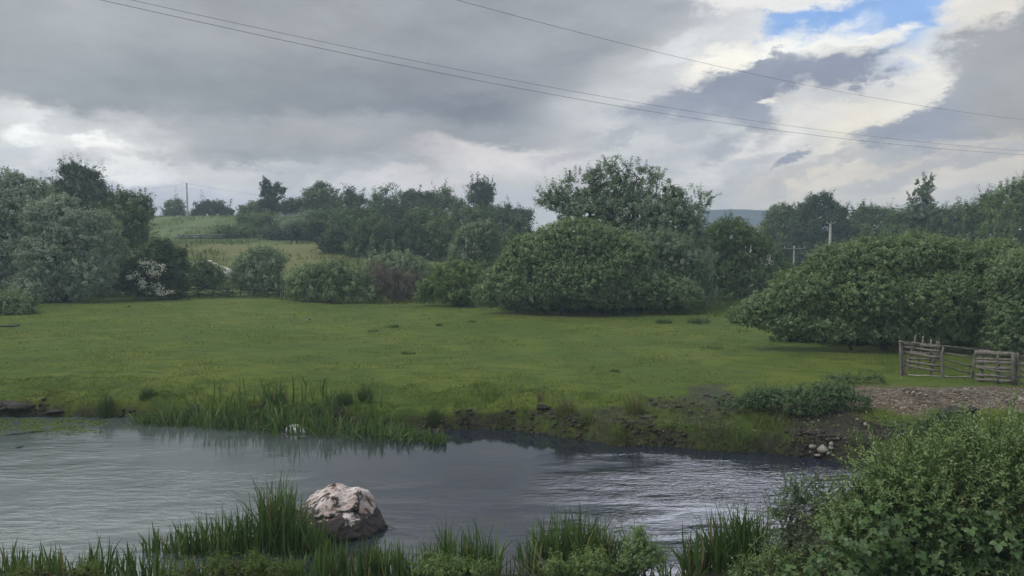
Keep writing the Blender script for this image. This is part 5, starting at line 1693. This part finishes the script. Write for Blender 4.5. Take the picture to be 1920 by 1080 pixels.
fg_bush("foreground_willow", "leafy willow bush filling the lower right corner, narrow pale leaves on top",
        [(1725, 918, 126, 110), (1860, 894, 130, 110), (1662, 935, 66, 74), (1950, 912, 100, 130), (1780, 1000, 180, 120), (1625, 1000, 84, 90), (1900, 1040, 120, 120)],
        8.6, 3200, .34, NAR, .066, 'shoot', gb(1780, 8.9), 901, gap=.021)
fg_bush("foreground_shrub", "thin small-leaved shrub at the left side of the corner bush, against the water",
        [(1500, 925, 42, 34), (1462, 965, 26, 42), (1545, 940, 50, 50), (1480, 1020, 44, 54), (1540, 1010, 50, 60)],
        9.3, 640, .22, OVA, .030, 'grey', gb(1500, 9.4), 911, fill=.25, gap=.016, inner=.35)
fg_bush("leafy_weed", "leafy pale green weeds under the thin shrub in the bottom right part",
        [(1450, 1062, 60, 34), (1540, 1066, 60, 30), (1400, 1080, 30, 20)],
        8.9, 380, .16, NAR, .050, 'shoot', gb(1470, 8.9), 921, fill=.4, cat="weeds", gap=.016)

# bramble over the lower front of the corner bush: its large leaves one by one
br = thing("bramble", gb(1690, 8.1), "dark bramble with broad three-part leaves over the lower front of the corner bush", "bramble")
bo_ = np.array(br.location)


def ovate(n=5, w=.42, teeth=.05):
    xs_ = np.linspace(0, 1, n + 2)
    v = [[0, 0, 0]]
    for i, x in enumerate(xs_[1:-1]):
        wy = w * np.sin(pi * x ** .8) ** .85 + (teeth if i % 2 else -teeth * .3)
        z = -.16 * x * x
        v += [[x - .02, wy, z + .07 * wy / w], [x, 0, z], [x - .02, -wy, z + .07 * wy / w]]
    v += [[1.06, 0, -.2]]
    f = [[0, 2, 1], [0, 3, 2]]
    for i in range(n - 1):
        a = 1 + 3 * i
        f += [[a, a + 1, a + 4], [a, a + 4, a + 3], [a + 1, a + 2, a + 5], [a + 1, a + 5, a + 4]]
    a = 1 + 3 * (n - 1)
    f += [[a, a + 1, 3 * n + 1], [a + 1, a + 2, 3 * n + 1]]
    return np.array(v, float), np.array(f)


def trefoil(seed):
    rr = np.random.default_rng(seed)
    ov, of = ovate(4)
    V, F_ = [], []
    for ang, s, tilt in ((0, 1.0, 0.0), (1.25, .78, .1), (-1.25, .78, .1)):
        a = ang + .12 * rr.normal()
        R = np.array([[cos(a), -sin(a), 0], [sin(a), cos(a), 0], [0, 0, 1]])
        v = ov * s * np.array([1, .95, 1]) + np.array([.12, 0, 0])
        v[:, 2] += .10 * rr.normal() * v[:, 0]
        F_.append(of + len(V) * len(ov)); V.append(v @ R.T)
    return np.concatenate(V), np.concatenate(F_)


TRE = [trefoil(700 + k) for k in range(5)]
tre_mesh = []
for k, (v, f) in enumerate(TRE):
    for tq in (.25, .5, .8):
        tre_mesh.append(mesh_of("leaf", v, f, M_LEAF['bramble'], attrs={'tint': ('FACE', 'FLOAT', np.full(len(f), tq))}))
rr = np.random.default_rng(77)
blobes = [(1640, 1000, 110, 70), (1760, 1010, 120, 80), (1580, 1060, 90, 50), (1880, 1010, 90, 90), (1700, 1080, 150, 60), (1850, 1080, 110, 60), (1500, 1080, 60, 30)]
bcs = np.array([P(l[0], l[1], 8.0) for l in blobes]); brs = np.array([[l[2] * 7.9 / FOC, .45, l[3] * 7.9 / FOC] for l in blobes])
w = brs[:, 0] * brs[:, 2]


def bram_pts(m):
    li = rr.choice(len(blobes), m, p=w / w.sum())
    d = unit(rr.normal(size=(m, 3))); d[:, 1] = -np.abs(d[:, 1]) * np.where(rr.random(m) < .85, 1, -1)
    p = bcs[li] + d * brs[li] * (.72 + .33 * rr.random((m, 1)))
    return p, d


from mathutils import Matrix, Vector
p, d = bram_pts(290)
for i in range(len(p)):
    nrm = Vector(d[i] * .7 + np.array([0, -.25, .75]) + .3 * rr.normal(size=3)).normalized()
    ax = Vector(d[i] * .7 + np.array([0, 0, -.35]) + .8 * rr.normal(size=3))
    ax = (ax - nrm * ax.dot(nrm)).normalized()
    bb = nrm.cross(ax)
    s = .045 + .05 * rr.random() ** 1.5
    o = new_obj("leaf", tre_mesh[int(rr.integers(0, len(tre_mesh)))], br)
    M = Matrix((ax, bb, nrm)).transposed().to_4x4()
    o.matrix_basis = Matrix.Translation(Vector(p[i] - bo_)) @ M @ Matrix.Scale(s, 4)
p, d = bram_pts(620)
p += d * -.12 * rr.random((len(p), 1))
place_leaves(TRE[0], p, d * .7 + .8 * rr.normal(size=p.shape) - [0, 0, .3], d * .7 + [0, -.2, .7] + .35 * rr.normal(size=p.shape), .04 + .04 * rr.random(len(p)), np.clip(.35 + .25 * rr.normal(size=len(p)), 0, .9),
             M_LEAF['bramble'], "foliage", br, bo_, kind='stuff')
v, f = limbs(bo_, np.concatenate([bcs, p[:60]]), .012, 8, .5, r=rr, tip=.003)
new_obj("canes", mesh_of("canes", v, f, M_STEM, bo_, smooth=True), br)
